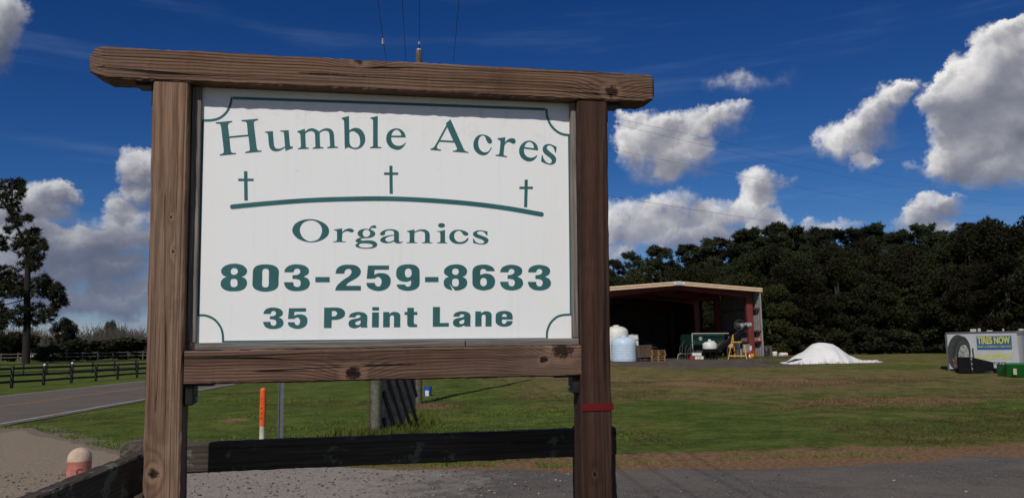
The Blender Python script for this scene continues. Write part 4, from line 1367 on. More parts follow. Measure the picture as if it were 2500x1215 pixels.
def pole():
    t = empty('utility_pole', PB)
    tag(t, 'tall brown utility pole rising behind the sign', 'utility pole')
    h = POLE_TOP.z - PB.z
    lean = (POLE_TOP.x - PB.x)
    w = simple('pole_timber', (0.110, 0.095, 0.078), .9, .25, 6, bump=.006, dirt=(.06, .05, .04), bscale=30)
    MB().tube([(0, 0, -.3), (lean * .5, 0, h * .5), (lean, 0, h)], [.16, .135, .105], 16).build('shaft', w, t, True)
    MB().lathe([(.085, 0), (.088, .015), (.06, .05), (.02, .07), (0, .072)], 16, (lean, 0, h)).build('cap', simple('white_cap', (.6, .6, .6), .5, .05), t, True)
    MB().tube([(lean, 0, h + .06), (lean + .01, 0, h + .24)], .014, 8).build('pin', M_STEEL_DK, t, True)
    MB().lathe([(.028, 0), (.045, .02), (.03, .05), (.04, .07), (.022, .11), (0, .12)], 14, (lean + .01, 0, h + .2)).build('insulator', simple('grey_porcelain', (.42, .41, .40), .35, .1), t, True)


pole()
M_WIRE = simple('wire', (0.020, 0.021, 0.024), .6, .1)


def wire(p, q, sag, r, label, n=36):
    p, q = Vector(p), Vector(q)
    pts = []
    for i in range(n + 1):
        s = i / n
        v = p.lerp(q, s)
        v.z -= sag * 4 * s * (1 - s)
        pts.append(v)
    o = MB().tube([v - p for v in pts], r, 5).build('power_line', M_WIRE, None, True, loc=p)
    tag(o, label, 'cable', 'overhead power lines')
    return o


def overhead(px0, px1, H1, label, r=0.0085):
    """runs from over the viewer's head to the pole, H1 = height where it crosses the picture's top edge"""
    p = at(px1, 150, 24.9)
    d = ray(px0, 0)
    q = EYE + d * ((H1 - EYE.z) / d.z)
    e = p + (q - p) * 4.2
    o = wire(p, e, 0.0, r, label)
    return p, q


overhead(922, 943, 10.05, 'leftmost of the four power lines above the beam, carrying a small grey insulator')
overhead(982, 991, 10.0, 'power line second from the left above the beam')
overhead(1024, 1025, 10.3, 'power line running up from the top of the utility pole')
overhead(1121, 1107, 9.9, 'rightmost of the four power lines above the beam')
ic = at(935, 103, 24.0)
oi = MB().lathe([(.02, -.10), (.05, -.07), (.03, -.03), (.05, 0), (.03, .04), (.045, .08), (.018, .12)], 14).build('line_insulator', bpy.data.materials['grey_porcelain'], None, True, loc=ic)
tag(oi, 'small grey porcelain insulator hanging on the leftmost power line', 'insulator')

for k, (y0, y1, Y1, sag, lab) in enumerate(((180, 474, 92, 1.0, 'uppermost power line crossing the sky right of the sign'),
                                            (184, 488, 92, 1.4, 'second power line from the top crossing the sky right of the sign'),
                                            (262, 528, 92, 1.2, 'third power line from the top crossing the sky right of the sign'),
                                            (400, 590, 100, 1.3, 'lowest power line crossing the sky right of the sign'))):
    p = at(1028, y0, 24.9)
    q = at(2560, y1, Y1)
    wire(p, p + (q - p) * 1.25, sag, 0.0045 if k < 3 else .006, lab)


# ------------------------------------------------------------------ paddock fences on the left
M_FENCE = simple('dark_fence_timber', (0.026, 0.023, 0.020), .9, .35, 5, dirt=(.05, .042, .035), dirt_amt=.5)
M_FENCE_GREY = simple('grey_fence_timber', (0.110, 0.100, 0.086), .9, .3, 5)
M_CAPW = simple('white_post_cap', (.62, .62, .60), .5, .05)


def paddock_fence(name, label, p0, p1, n, rails, hgt, pw, mat, rail_h, caps=(), over=1.0):
    p0, p1 = Vector(p0), Vector(p1)
    o = Vector((p0.x, p0.y, float(hz(p0.x, p0.y))))
    t = empty(name, o)
    tag(t, label, 'fence')
    rs = random.Random(len(label))
    pts = []
    for i in range(n + 1):
        v = p0.lerp(p1, i / n)
        v.z = float(hz(v.x, v.y))
        pts.append(v - o)
    d = (p1 - p0).normalized()
    s = Vector((d.y, -d.x, 0))
    if s.y > 0:
        s = -s
    for i, v in enumerate(pts):
        h = hgt + rs.uniform(-.04, .06)
        MB().box(v.x - pw / 2, v.x + pw / 2, v.y - pw / 2, v.y + pw / 2, v.z - .2, v.z + h, rz=math.atan2(d.y, d.x)).build('post', mat, t)
        if i in caps:
            MB().lathe([(.02, 0), (.06, .015), (.075, .06), (.055, .11), (.02, .135), (0, .137)], 12, (v.x, v.y, v.z + h)).build('cap', M_CAPW, t, True)
    for i in range(n):
        a, b = pts[i], pts[i + 1]
        for z in rails:
            j = s * (pw / 2 + .018)
            MB().bar(a + j + Vector((0, 0, z + rs.uniform(-.02, .02))), b + j + Vector((0, 0, z + rs.uniform(-.02, .02))), .03, rail_h).build('rail', mat, t)
    return t


fa = G(-60, 953)
fb = G(420, 914)
fd = (fb - fa)
nA = 12
paddock_fence('paddock_fence', 'nearest dark three rail paddock fence along the far side of the road', fa - fd * 0.25, fa + fd * 1.6, 15, (.30, .66, 1.03), 1.15, .13, M_FENCE, .13, caps=(5, 4))
p0 = onground(-60, 66)
p1 = onground(480, 76)
paddock_fence('paddock_fence', 'second dark paddock fence standing behind the roadside one', p0, p1, 10, (.35, .70, 1.02), 1.15, .13, M_FENCE, .11)
p0 = onground(-80, 98)
p1 = onground(520, 112)
paddock_fence('paddock_fence', 'pale grey rail fence at the far side of the pasture', p0, p1, 16, (.55, 1.0), 1.15, .13, M_FENCE_GREY, .12)

# ------------------------------------------------------------------ open steel shed
M_TAN = simple('tan_trim', (0.60, 0.44, 0.29), .55, .06, 3)
M_PRIMER = simple('red_primer_steel', (0.150, 0.026, 0.022), .6, .12, 4, dirt=(.09, .03, .026))
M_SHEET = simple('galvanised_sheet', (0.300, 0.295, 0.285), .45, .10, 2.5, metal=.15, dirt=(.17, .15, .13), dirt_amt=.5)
M_SHEET_DK = simple('shade_dark_sheet', (0.060, 0.050, 0.046), .8, .2, 2.0)  # wall sheet darkened in its colour to stand in for interior shade
M_ROOF = simple('roof_sheet', (0.22, 0.20, 0.18), .5, .1, 2, metal=.2)
M_WHITE = simple('white_poly', (0.62, 0.61, 0.575), .5, .06, 4, dirt=(.42, .40, .36), dirt_amt=.5)
M_BLUE = simple('pale_blue_poly', (0.460, 0.570, 0.680), .45, .05, 3, dirt=(.38, .49, .60), dirt_amt=.4)
M_BLACK = simple('black_poly', (0.007, 0.0075, 0.009), .75, .2, 6, spec=.08)
M_IRON = simple('dull_iron', (0.050, 0.046, 0.044), .7, .3, 12)
M_GREEN_DK = simple('dark_green_paint', (0.006, 0.036, 0.026), .5, .15, 3, dirt=(.015, .03, .022))
M_YELLOW = simple('yellow_paint', (0.58, 0.33, 0.065), .5, .1, 8, dirt=(.35, .2, .06))
M_PALLET = simple('pallet_timber', (0.230, 0.135, 0.062), .9, .3, 6, dirt=(.11, .075, .045))
M_CRATE = simple('brown_crate_timber', (0.085, 0.052, 0.038), .9, .3, 6, dirt=(.045, .03, .024))
M_RED = simple('red_plastic', (0.30, 0.022, 0.018), .5, .1)
M_ORANGE = simple('orange_plastic', (0.60, 0.10, 0.03), .5, .1)
M_PIPE = simple('pale_pipe', (0.36, 0.355, 0.33), .5, .1)


def plane_xy(loc, yaw, px, py, yl=0.0):
    """photo pixel -> (x, z) in a thing's own frame, on its plane y = yl"""
    ex = Vector((math.cos(yaw), math.sin(yaw), 0))
    ey = Vector((-math.sin(yaw), math.cos(yaw), 0))
    o = Vector(loc) + ey * yl
    d = ray(px, py)
    p = EYE + d * ((o - EYE).dot(ey) / d.dot(ey)) - Vector(loc)
    return p.dot(ex), p.z


SH_YAW = R(12.0)
sh_o = onground(1662, 58.0)
SH_H = 6.60


def shed():
    t = empty('machine_shed', sh_o, SH_YAW)
    tag(t, 'open fronted steel shed with tan roof trim and red frame posts', 'shed')
    ze = plane_xy(sh_o, SH_YAW, 1858, 705)[1]
    za = plane_xy(sh_o, SH_YAW, 1662, 689)[1]
    D = 16.0
    slope = (za - ze) / SH_H
    zr = lambda x: za - slope * abs(x)
    # roof, one sheet per slope with standing ribs
    for s in (-1, 1):
        V, F = [], []
        n = 46
        for i in range(n + 1):
            y = -0.12 + (D + .24) * i / n
            up = 0.03 if i % 2 else 0.0
            for (x, dz) in ((0.0, 0.0), (s * (SH_H + .12), 0.0), (s * (SH_H + .12), -.05), (0.0, -.05)):
                V.append((x, y, zr(x) - .03 + up + dz))
            if i:
                a, b = (i - 1) * 4, i * 4
                for k in range(4):
                    F.append((a + k, a + (k + 1) % 4, b + (k + 1) % 4, b + k))
        F += [(0, 1, 2, 3), (n * 4, n * 4 + 1, n * 4 + 2, n * 4 + 3)]
        MB().add(V, F).build('roof', M_ROOF, t)
        # rolled tan trim along the gable
        prof = [(0.0, -.29), (-.06, -.28), (-.085, -.25), (-.085, -.10), (-.12, -.08), (-.12, -.01), (-.03, .04), (0.03, .02), (0.03, -.29)]
        V, F = [], []
        xe = s * (SH_H + .16)
        for x in (s * 0.001, xe):
            for (yy, zz) in prof:
                V.append((x, -.14 + yy, zr(x) + .03 + zz))
        k = len(prof)
        for i in range(k):
            F.append((i, (i + 1) % k, k + (i + 1) % k, k + i))
        F += [tuple(range(k)), tuple(range(k, 2 * k))]
        MB().add(V, F).build('gable_trim', M_TAN, t)
    MB().box(-.42, .42, -.262, -.245, za - .20, za + .035).build('ridge_plate', simple('ridge_plate_white', (.62, .63, .64), .5, .05), t)
    for i in range(5):
        MB().box(-.26 + i * .11, -.19 + i * .11, -.268, -.2625, za - .13, za - .06).build('worn_mark', M_IRON, t)
    # primer-red rigid frames: columns and rafters
    for yf in (0.80, 6.1, 10.1, D - .4):
        for s in (-1, 1):
            x0, x1 = s * (SH_H - .24), s * (SH_H - .76)
            hgt = zr(SH_H) - .45
            m = MB()
            V = [(x0, yf - .13, 0), (x1 + s * .1, yf - .13, 0), (x1 + s * .1, yf + .13, 0), (x0, yf + .13, 0), (x0, yf - .13, hgt), (x1, yf - .13, hgt), (x1, yf + .13, hgt), (x0, yf + .13, hgt)]
            m.add(V, [(0, 1, 2, 3), (4, 5, 6, 7), (0, 1, 5, 4), (1, 2, 6, 5), (2, 3, 7, 6), (3, 0, 4, 7)])
            m.build('column', M_PRIMER, t)
            zt = lambda x: zr(x) - .09
            V = [(0, yf - .12, zt(0)), (x0, yf - .12, zt(x0)), (x0, yf - .12, zt(x0) - .55), (0, yf - .12, zt(0) - .36)]
            V += [(x, y + .24, z) for x, y, z in V]
            MB().add(V, [(0, 1, 2, 3), (4, 5, 6, 7), (0, 1, 5, 4), (1, 2, 6, 5), (2, 3, 7, 6), (3, 0, 4, 7)]).build('rafter', M_PRIMER, t)
    # eave purlins at the front of the bay
    for x in (-4.6, -2.4, 0.0, 2.4, 4.6):
        MB().box(x - .04, x + .04, -.05, D, zr(x) - .32, zr(x) - .095).build('purlin', M_PRIMER, t)

    # ribbed side walls, the right one seen from inside
    def ribbed(name, p0, p1, z0, z1, nx, mat=M_SHEET):
        d = (Vector(p1) - Vector(p0))
        L = d.length
        d.normalize()
        s_ = Vector((d.y, -d.x, 0))
        V, F = [], []
        n = int(L / .10)
        for i in range(n + 1):
            q = Vector(p0) + d * (L * i / n) + s_ * ((.032 if i % 3 == 0 else 0.0) * nx)
            V += [(q.x, q.y, z0), (q.x, q.y, z1)]
            if i:
                F.append((2 * i - 2, 2 * i, 2 * i + 1, 2 * i - 1))
        me = bpy.data.meshes.new(name)
        me.from_pydata(V, [], F)
        return mesh_obj(name, me, mat, t)

    zs = zr(SH_H) - .06
    ribbed('wall_sheet', (SH_H, -.05, 0), (SH_H, 1.0, 0), -.1, zs, 1)
    inner = simple('shaded_inner_sheet', (0.15, 0.145, 0.14), .6, .15, 2.0)  # half-dark copy of the wall sheet, shade put into its colour
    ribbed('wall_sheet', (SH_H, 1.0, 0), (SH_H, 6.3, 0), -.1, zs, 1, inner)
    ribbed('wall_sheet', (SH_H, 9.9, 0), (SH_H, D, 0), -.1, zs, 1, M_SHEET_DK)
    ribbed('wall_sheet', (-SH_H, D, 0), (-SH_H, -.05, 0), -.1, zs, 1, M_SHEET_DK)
    for z in (1.25, 2.05, 3.75):
        MB().box(SH_H - .24, SH_H - .035, -.03, 6.1, z - .035, z + .035).build('girt', M_PRIMER, t)
        MB().box(SH_H - .24, SH_H - .035, 10.1, D - .05, z - .035, z + .035).build('girt', M_PRIMER, t)
        MB().box(-SH_H + .035, -SH_H + .24, -.03, D - .05, z - .035, z + .035).build('girt', M_PRIMER, t)
    MB().box(SH_H - .03, SH_H + .05, -.14, -.052, -.1, zs, c=.01).build('corner_trim', M_SHEET, t)
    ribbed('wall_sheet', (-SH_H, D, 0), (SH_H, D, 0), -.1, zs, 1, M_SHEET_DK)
    MB().add([(-SH_H, D + .02, zs - .02), (SH_H, D + .02, zs - .02), (0, D + .02, zr(0) - .1)], [(0, 1, 2)]).build('gable_sheet', M_SHEET, t)
    MB().add([(-SH_H, -.1, .015), (SH_H, -.1, .015), (SH_H, D, .015), (-SH_H, D, .015)], [(0, 1, 2, 3)]).build('floor_slab', simple('earth_floor', (.07, .058, .048), .95, .25, 1.5), t)


shed()


# ------------------------------------------------------------------ tanks
def dome_tank(name, label, c, r, hs, dome, mat, lid=True, n=40):
    t = empty(name, c)
    tag(t, label, 'tank')
    pr = [(r * .985, 0), (r, .04)]
    for i in range(1, 7):
        z = hs * i / 7
        pr += [(r, z - .03), (r * 1.008, z), (r, z + .03)]
    pr += [(r, hs - .04), (r * .985, hs)]
    pr += [(r * .97 * math.cos(a), hs + .02 + dome * math.sin(a)) for a in np.linspace(.12, 1.42, 9)]
    MB().lathe(pr, n).build('shell', mat, t, True)
    if lid:
        z = hs + .02 + dome * .985
        MB().lathe([(.20, -.02), (.21, .05), (.20, .07), (0, .075)], 20, (0, 0, z)).build('lid', mat, t, True)
    return t


c = onground(1523, 55.6)
dome_tank('water_tank', 'pale blue domed plastic tank in front of the shed beside the dark post', c, .90, 1.32, .42, M_BLUE)
c = onground(1506, 57.5)
dome_tank('water_tank', 'tall white domed plastic tank standing behind the pale blue tank', c, .87, 2.08, .42, M_WHITE)
c2 = onground(1544, 58.6)
t = empty('chemical_tote', c2)
tag(t, 'small white tote with a metal cage showing behind the blue tank', 'tote')
MB().box(-.42, .42, -.42, .42, .12, 1.85, c=.08).build('bottle', M_WHITE, t)
for z in (.15, .6, 1.05, 1.5, 1.88):
    for (a, b) in (((-.45, -.45), (.45, -.45)), ((.45, -.45), (.45, .45)), ((-.45, .45), (-.45, -.45))):
        MB().bar((*a, z), (*b, z), .03).build('cage_bar', M_IRON, t)
MB().lathe([(.12, 0), (.12, .06), (0, .065)], 14, (0, 0, 1.85)).build('lid', M_WHITE, t)


# ------------------------------------------------------------------ steel hitch frame leaning in front of the tank
def hitch():
    o = G(1540, 876)
    t = empty('tow_frame', o)
    tag(t, 'bent black steel tow frame leaning in front of the pale blue tank', 'frame')
    Y = o.y
    P = lambda px, py, dy=0.0: at(px, py, Y + dy) - o
    for a, b in ((P(1519, 822), P(1537, 874)), (P(1519, 822), P(1548, 840, .3)), (P(1529, 817), P(1547, 849, .3)), (P(1519, 822), P(1577, 839, .8)), (P(1577, 839, .8), P(1600, 850, 1.1)),
                 (P(1548, 840, .3), P(1539, 873, .1)), (P(1551, 839, .4), P(1548, 874, .3)), (P(1516, 818, .3), P(1529, 817)), (P(1541, 864, .1), P(1550, 863, .3)), (P(1527, 866), P(1534, 876))):
        MB().tube([a, b], .024, 6).build('rod', M_IRON, t, True)


hitch()


def crate_cart():
    o = G(1572, 881)
    t = empty('crate_stand', o)
    tag(t, 'brown timber crate on thin iron legs left of the pallet stack', 'crate')
    w, h = .50, .62
    for i in range(5):
        z = .28 + i * .17
        MB().box(-w, w, -.42, -.39, z, z + .145).build('board', M_CRATE, t)
        MB().box(w - .03, w, -.39, .42, z, z + .145).build('board', M_CRATE, t)
        MB().box(-w, -w + .03, -.39, .42, z, z + .145).build('board', M_CRATE, t)
    MB().box(-w, w, .39, .42, .28, 1.1).build('back', M_CRATE, t)
    MB().box(-w + .03, w - .03, -.39, .39, .26, .30).build('floor', M_CRATE, t)
    for x in (-.62, -.3, .0, .55):
        MB().tube([(x, -.5, -.03), (x, -.48, 1.15 - .3 * abs(x))], .016, 6).build('leg', M_IRON, t, True)
    MB().tube([(-.62, -.5, .1), (.55, -.5, .1)], .016, 6).build('rail', M_IRON, t, True)
    MB().tube([(-.5, -.5, 1.02), (.95, -.4, .92)], .016, 6).build('rail', M_IRON, t, True)
    V = [(-.3, .0, 1.10), (.62, .1, 1.22), (1.0, .4, .95), (.35, .5, 1.12), (-.3, .3, 1.02), (.9, .2, .90), (.2, -.1, 1.02)]
    MB().add(V, [(0, 1, 3), (1, 2, 3), (0, 6, 1), (1, 6, 5), (1, 5, 2), (0, 3, 4), (4, 3, 2, 5, 6), (0, 4, 6)]).build('tarpaulin', M_BLACK, t)


crate_cart()


def pallet_mesh():
    m = MB()
    for i in range(6):
        y = -.48 + i * .175
        m.box(-.5, .5, y, y + .12, .105, .125)
    for x in (-.5, -.04, .42):
        m.box(x, x + .08, -.48, .5, .022, .105)
    for i in range(3):
        y = -.48 + i * .42
        m.box(-.5, .5, y, y + .12, 0, .022)
    return m


pal0 = None
po = G(1607, 881)
rs = random.Random(4)
names = ['bottom', 'second from the bottom', 'third from the bottom', 'fourth from the bottom', 'second from the top', 'top']
for i in range(6):
    loc = (po.x + rs.uniform(-.03, .03), po.y + .5, po.z + i * .13)
    if pal0 is None:
        pal0 = pallet_mesh().build('pallet', M_PALLET, None, loc=loc)
        o = pal0
    else:
        o = pal0.copy()
        COL.objects.link(o)
        o.location = loc
    o.rotation_euler = (0, 0, .1 + rs.uniform(-.05, .05))
    o['label'] = 'wooden pallet at the %s of the stack near the blue tank' % names[i] if i not in (4, 5) else 'wooden pallet %s of the stack near the blue tank' % names[i]
    o['category'] = 'pallet'
    o['group'] = 'stacked wooden pallets'


# ------------------------------------------------------------------ green wagon box with a white pipe frame
def wagon():
    o = onground(1725, 59.6)
    t = empty('green_wagon', o, SH_YAW)
    tag(t, 'dark green wagon box with a white oval badge inside the shed', 'wagon')
    q = lambda px, py, y=0.0: plane_xy(o, SH_YAW, px, py, y)
    x0, zt = q(1690, 815)
    x1, _ = q(1768, 815)
    zb = q(1690, 851)[1]
    m = MB()
    V = [(x0, 0, zb + .3), (x1, 0, zb + .3), (x1, 0, zt), (x0, 0, zt), (x0, 2.2, zb + .3), (x1, 2.2, zb + .3), (x1, 2.2, zt), (x0, 2.2, zt), (x0 + .2, .5, zb - .25), (x1 - .2, .5, zb - .25), (x1 - .2, 1.7, zb - .25), (x0 + .2, 1.7, zb - .25)]
    m.add(V, [(0, 1, 2, 3), (1, 5, 6, 2), (5, 4, 7, 6), (4, 0, 3, 7), (0, 1, 9, 8), (1, 5, 10, 9), (5, 4, 11, 10), (4, 0, 8, 11), (8, 9, 10, 11)])
    m.build('hopper', M_GREEN_DK, t)
    for i in range(4):
        x = x0 + (x1 - x0) * (i + .5) / 4
        MB().box(x - .03, x + .03, -.05, -.002, zb + .3, zt - .02).build('rib', M_GREEN_DK, t)
    MB().box(x0 - .02, x1 + .02, -.06, .0, zb + .72, zb + .80).build('rib', M_GREEN_DK, t)
    bx, bz = q(1709.5, 826)
    cs = [[(bx + .17 * math.cos(a), bz + .115 * math.sin(a)) for a in np.linspace(0, 2 * math.pi, 28)[:-1]]]
    f = flat_shape('badge', cs, M_WHITE, t, 0, .004)
    f.data.transform(Matrix.Rotation(R(90), 4, 'X'))
    f.data.transform(Matrix.Translation((0, -.056, 0)))
    a = q(1686, 814)
    b = q(1775, 813.5)
    MB().tube([(a[0], -.25, a[1]), (b[0], -.25, b[1])], .042, 8).build('pipe', M_PIPE, t, True)
    MB().tube([(a[0], -.25, a[1]), (a[0], -.25, .9), (a[0] + .05, -.25, .55), (a[0] + .12, -.25, .3)], .04, 8).build('pipe', M_PIPE, t, True)
    for x in (x0 + .5, x1 - .5):
        for y in (.3, 1.9):
            MB().lathe([(.0, -.1), (.2, -.1), (.34, -.08), (.36, 0), (.34, .08), (.2, .1), (0, .1)], 20).xf(Matrix.Translation((x, y, .36)) @ Matrix.Rotation(R(90), 4, 'X')).build('wheel', M_BLACK, t, True)
    MB().box(x0 + .3, x1 - .3, -.02, 2.1, .5, .62).build('chassis', M_IRON, t)


wagon()


def cone_tank():
    o = onground(1733, 57.0)
    t = empty('cone_tank', o)
    tag(t, 'white cone bottom tank on a black stand before the green wagon', 'tank')
    k = 57.0 / FPX
    r = 17 * k
    zb = at(1733, 851, 57).z - o.z
    zt = at(1733, 838, 57).z - o.z
    MB().lathe([(r * .98, zb), (r, zb + .03), (r, zt - .05), (r * .95, zt), (r * .7, zt + .09), (r * .3, zt + .14), (0, zt + .15)], 32).build('shell', M_WHITE, t, True)
    MB().lathe([(.22, 0), (.22, .10), (.20, .12), (0, .12)], 18, (.16, 0, zt + .06)).build('lid', M_WHITE, t, True)
    MB().box(-.10, .10, -.06, .06, zt + .10, zt + .30, c=.02).build('fitting', M_WHITE, t)
    MB().lathe([(r * 1.02, zb - .02), (r * 1.0, zb - .22), (r * .25, .22), (.05, .18)], 28).build('cone', M_BLACK, t, True)
    for i in range(6):
        a = i * math.pi / 3 + .3
        MB().tube([(r * math.cos(a), r * math.sin(a), zb - .02), (r * .95 * math.cos(a), r * .95 * math.sin(a), 0)], .05, 6).build('leg', M_BLACK, t, True)


cone_tank()


def auger():
    o = onground(1758, 57.6)
    t = empty('grain_auger', o)
    tag(t, 'black slanting auger conveyor rising inside the shed opening', 'conveyor')
    P = lambda px, py, y=57.6: at(px, py, y) - o
    a, b = P(1742, 862), P(1822, 797)
    MB().bar(a, b, .42, .34).build('trough', M_BLACK, t)
    up = Vector((0, -.02, .19))
    MB().bar(a + up, b + up, .46, .03).build('top_rail', M_IRON, t)
    s0, s1 = P(1745, 851), P(1765, 833)
    MB().add([P(1750, 842, 57.3), P(1770, 828, 57.3), P(1758, 838, 57.3), P(1748, 851, 57.3)], [(0, 1, 2, 3)]).build('belt', simple('dusty_belt', (.12, .115, .095), .8, .2), t)
    h = P(1806, 797)
    MB().tube([h + Vector((0.0, 0, .05)), h + Vector((.85, .05, .10))], [.22, .20], 18).build('motor', simple('bare_aluminium', (.36, .37, .38), .4, .15, 10, metal=.5), t, True)
    MB().tube([h + Vector((-.32, 0, .1)), h + Vector((-.02, 0, .06))], [.26, .25], 18).build('gearbox', M_IRON, t, True)
    ring = [h + Vector((-.1 + .36 * math.cos(q), -.28, .12 + .36 * math.sin(q))) for q in np.linspace(0, 2 * math.pi, 20)]
    MB().tube(ring, .025, 6, False).build('guard', M_IRON, t, True)
    for x in (P(1775, 835), P(1795, 815)):
        MB().tube([x, Vector((x.x, x.y, 0))], .04, 6).build('leg', M_IRON, t, True)


auger()


def sawhorse():
    o = G(1800, 876)
    t = empty('yellow_stand', o)
    tag(t, 'yellow painted trestle stand at the right of the shed opening', 'stand')
    P = lambda px, py, dy=0.0: at(px, py, o.y + dy) - o
    MB().bar(P(1789.5, 816), P(1777.5, 877), .085, .05).build('leg', M_YELLOW, t)
    MB().bar(P(1817, 842, .3), P(1823, 877), .07, .05).build('leg', M_YELLOW, t)
    MB().bar(P(1789, 817, .6), P(1795, 872, .9), .07, .05).build('leg', M_YELLOW, t)
    MB().bar(P(1785.5, 834.5), P(1810, 834.5, .3), .05, .08).build('rail', M_YELLOW, t)
    MB().bar(P(1779.5, 868), P(1821, 868), .05, .085).build('rail', M_YELLOW, t)


sawhorse()


def odd(name, label, cat, px, py, Y, builder):
    p = at(px, py, Y)
    t = empty(name, p)
    tag(t, label, cat)
    builder(t)
    return t


def _float(t):
    MB().lathe([(0, -.26)] + [(.27 * math.cos(a), .24 * math.sin(a)) for a in np.linspace(-1.4, 1.4, 11)] + [(0, .25)], 20).build('shell', simple('peach_float', (.45, .27, .17), .6, .1), t, True)
    MB().tube([(0, 0, .22), (-.12, 0, .75)], .018, 6).build('stem', M_PIPE, t, True)
    MB().bar((0, 0, -.2), (0, 0, -.86), .05).build('prop', M_IRON, t)
    MB().bar((0, 0, -.86), (.35, .2, -.86), .05).build('prop', M_IRON, t)


odd('float_ball', 'peach coloured round float propped behind the yellow stand', 'float', 1784, 845, 57.6, _float)


def _shelf(t):
    MB().box(-.55, .55, -.25, .25, .70, .76).build('top', M_IRON, t)
    for x in (-.5, -.05, .5):
        for y in (-.2, .2):
            MB().box(x - .03, x + .03, y - .03, y + .03, 0, .70).build('leg', M_PIPE if x == -.05 else M_IRON, t)
    MB().box(-.5, .5, -.22, .22, .25, .30).build('shelf', M_CRATE, t)


so = onground(1808, 58.4)
tb_ = empty('workbench', so)
tag(tb_, 'low dark workbench against the shed post behind the yellow stand', 'bench')
_shelf(tb_)


def place(name, label, cat, base, builder):
    t = empty(name, base)
    tag(t, label, cat)
    builder(t)
    return t


place('jug', 'tall white plastic jug standing on the dark workbench', 'jug', so + Vector((-.16, 0, .76)), lambda t: (
    MB().box(-.13, .13, -.11, .11, 0, .50, c=.04).build('body', M_WHITE, t), MB().lathe([(.05, 0), (.05, .06), (0, .07)], 12, (.05, 0, .5)).build('cap', M_WHITE, t)))


def _grate(t):
    for i in range(7):
        x = -.24 + i * .08
        MB().box(x, x + .035, -.03, .0, 0, .58).build('bar', M_PIPE, t)
    MB().box(-.25, .28, -.02, .02, -.03, .03).build('edge', M_IRON, t)
    MB().box(-.25, .28, -.02, .02, .55, .61).build('edge', M_IRON, t)
    MB().box(-.22, -.16, .0, .05, -.42, .0).build('leg', M_IRON, t)
    MB().box(.18, .24, .0, .05, -.42, .0).build('leg', M_IRON, t)


p = onground(1822, 57.9)
place('grille', 'grey slatted grille standing between workbench and red column', 'grille', p + Vector((0, 0, .45)), _grate)


def _pail(mat, r=.13, h=.30):
    def f(t):
        MB().lathe([(r * .85, 0), (r, h), (r * 1.05, h), (r * 1.05, h + .03), (r * .9, h + .03), (r * .8, .03), (0, .03)], 20).build('pail', mat, t, True)
        MB().tube([(r * math.cos(a), 0, h + .02 - .10 * math.sin(a) * 0 + .12 * math.sin(a)) for a in np.linspace(0, math.pi, 10)], .006, 5).build('handle', M_IRON, t, True)
    return f


pb = onground(1835.5, 57.6)


def _box(mat, w, d, h):
    return lambda t: (MB().box(-w, w, -d, d, 0, h, c=.02).build('body', mat, t), MB().box(-w * 1.05, w * 1.05, -d * 1.05, d * 1.05, h, h + .04, c=.01).build('lid', mat, t))


q = onground(1832, 58.1)
place('red_box', 'red plastic box stacked beside the red shed column', 'box', q, _box(M_RED, .30, .22, .55))
place('bucket', 'white bucket standing on top of the red box by the shed column', 'bucket', q + Vector((0, 0, .59)), _pail(M_WHITE, .125, .30))
place('bucket', 'yellow bucket on the ground at the foot of the red shed column', 'bucket', pb, _pail(simple('bright_yellow', (.62, .40, .02), .5, .08), .15, .30))
q2 = onground(1829, 57.3)
place('bottle', 'small white bottle on the ground left of the yellow bucket', 'bottle', q2, lambda t: MB().lathe([(.07, 0), (.075, .03), (.075, .2), (.03, .27), (.03, .31), (0, .315)], 14).build('body', M_WHITE, t, True))
hp = plane_xy(sh_o, SH_YAW, 1854, 842, .35)
hw = sh_o + Vector((math.cos(SH_YAW) * hp[0] - math.sin(SH_YAW) * .35, math.sin(SH_YAW) * hp[0] + math.cos(SH_YAW) * .35, 1.288))
place('hard_hat', 'orange hard hat resting on the lowest wall girt of the shed', 'hat', hw, lambda t: (MB().lathe([(.17, 0), (.17, .02), (.13, .03), (.12, .08), (.08, .14), (0, .165)], 18).build('shell', M_ORANGE, t, True),))
q3 = onground(1698, 57.2)


def _clutter(t):
    for i, (x, y, z, m_) in enumerate(((-.25, 0, 0, M_RED), (.12, .05, 0, M_WHITE), (.32, -.1, 0, M_IRON), (-.1, .12, .24, M_WHITE), (.25, .1, .24, M_RED))):
        MB().box(x - .15, x + .15, y - .12, y + .12, z, z + .22, c=.03).build('box', m_, t)


for i, (x, y, z, m_, lb) in enumerate(((-.3, 0, 0, M_RED, 'small red box at the left end of the clutter beside the cone tank'), (.1, .05, 0, M_WHITE, 'small white box lowest in the clutter beside the cone tank'),
                                      (.45, -.1, 0, M_WHITE, 'rounded white carton nearest the cone tank on the shed floor'), (.08, .1, .26, M_WHITE, 'long white carton on top of the clutter beside the cone tank'))):
    w = .34 if i == 3 else .17
    place('carton', lb, 'box', q3 + Vector((x, y, z)), _box(m_, w, .13, .19))
pd = onground(1675, 58.5)


def _harrow(t):
    for i in range(6):
        x = -.5 + i * .2
        MB().tube([(x, .1 * (i % 2), 0), (x + .06, .05, .9 + .25 * math.sin(i * 1.7)), (x + .2, .0, 1.1 + .25 * math.sin(i * 1.7))], .03, 6).build('tine', M_IRON, t, True)
    MB().tube([(-.7, -.1, 0), (-.62, -.1, .35), (-.4, -.1, .45)], .025, 6).build('handle', M_PIPE, t, True)
    MB().box(-.55, .6, 0, .1, .35, .45).build('beam', M_IRON, t)


place('tine_harrow', 'dark tined harrow standing left of the green wagon', 'harrow', pd, _harrow)


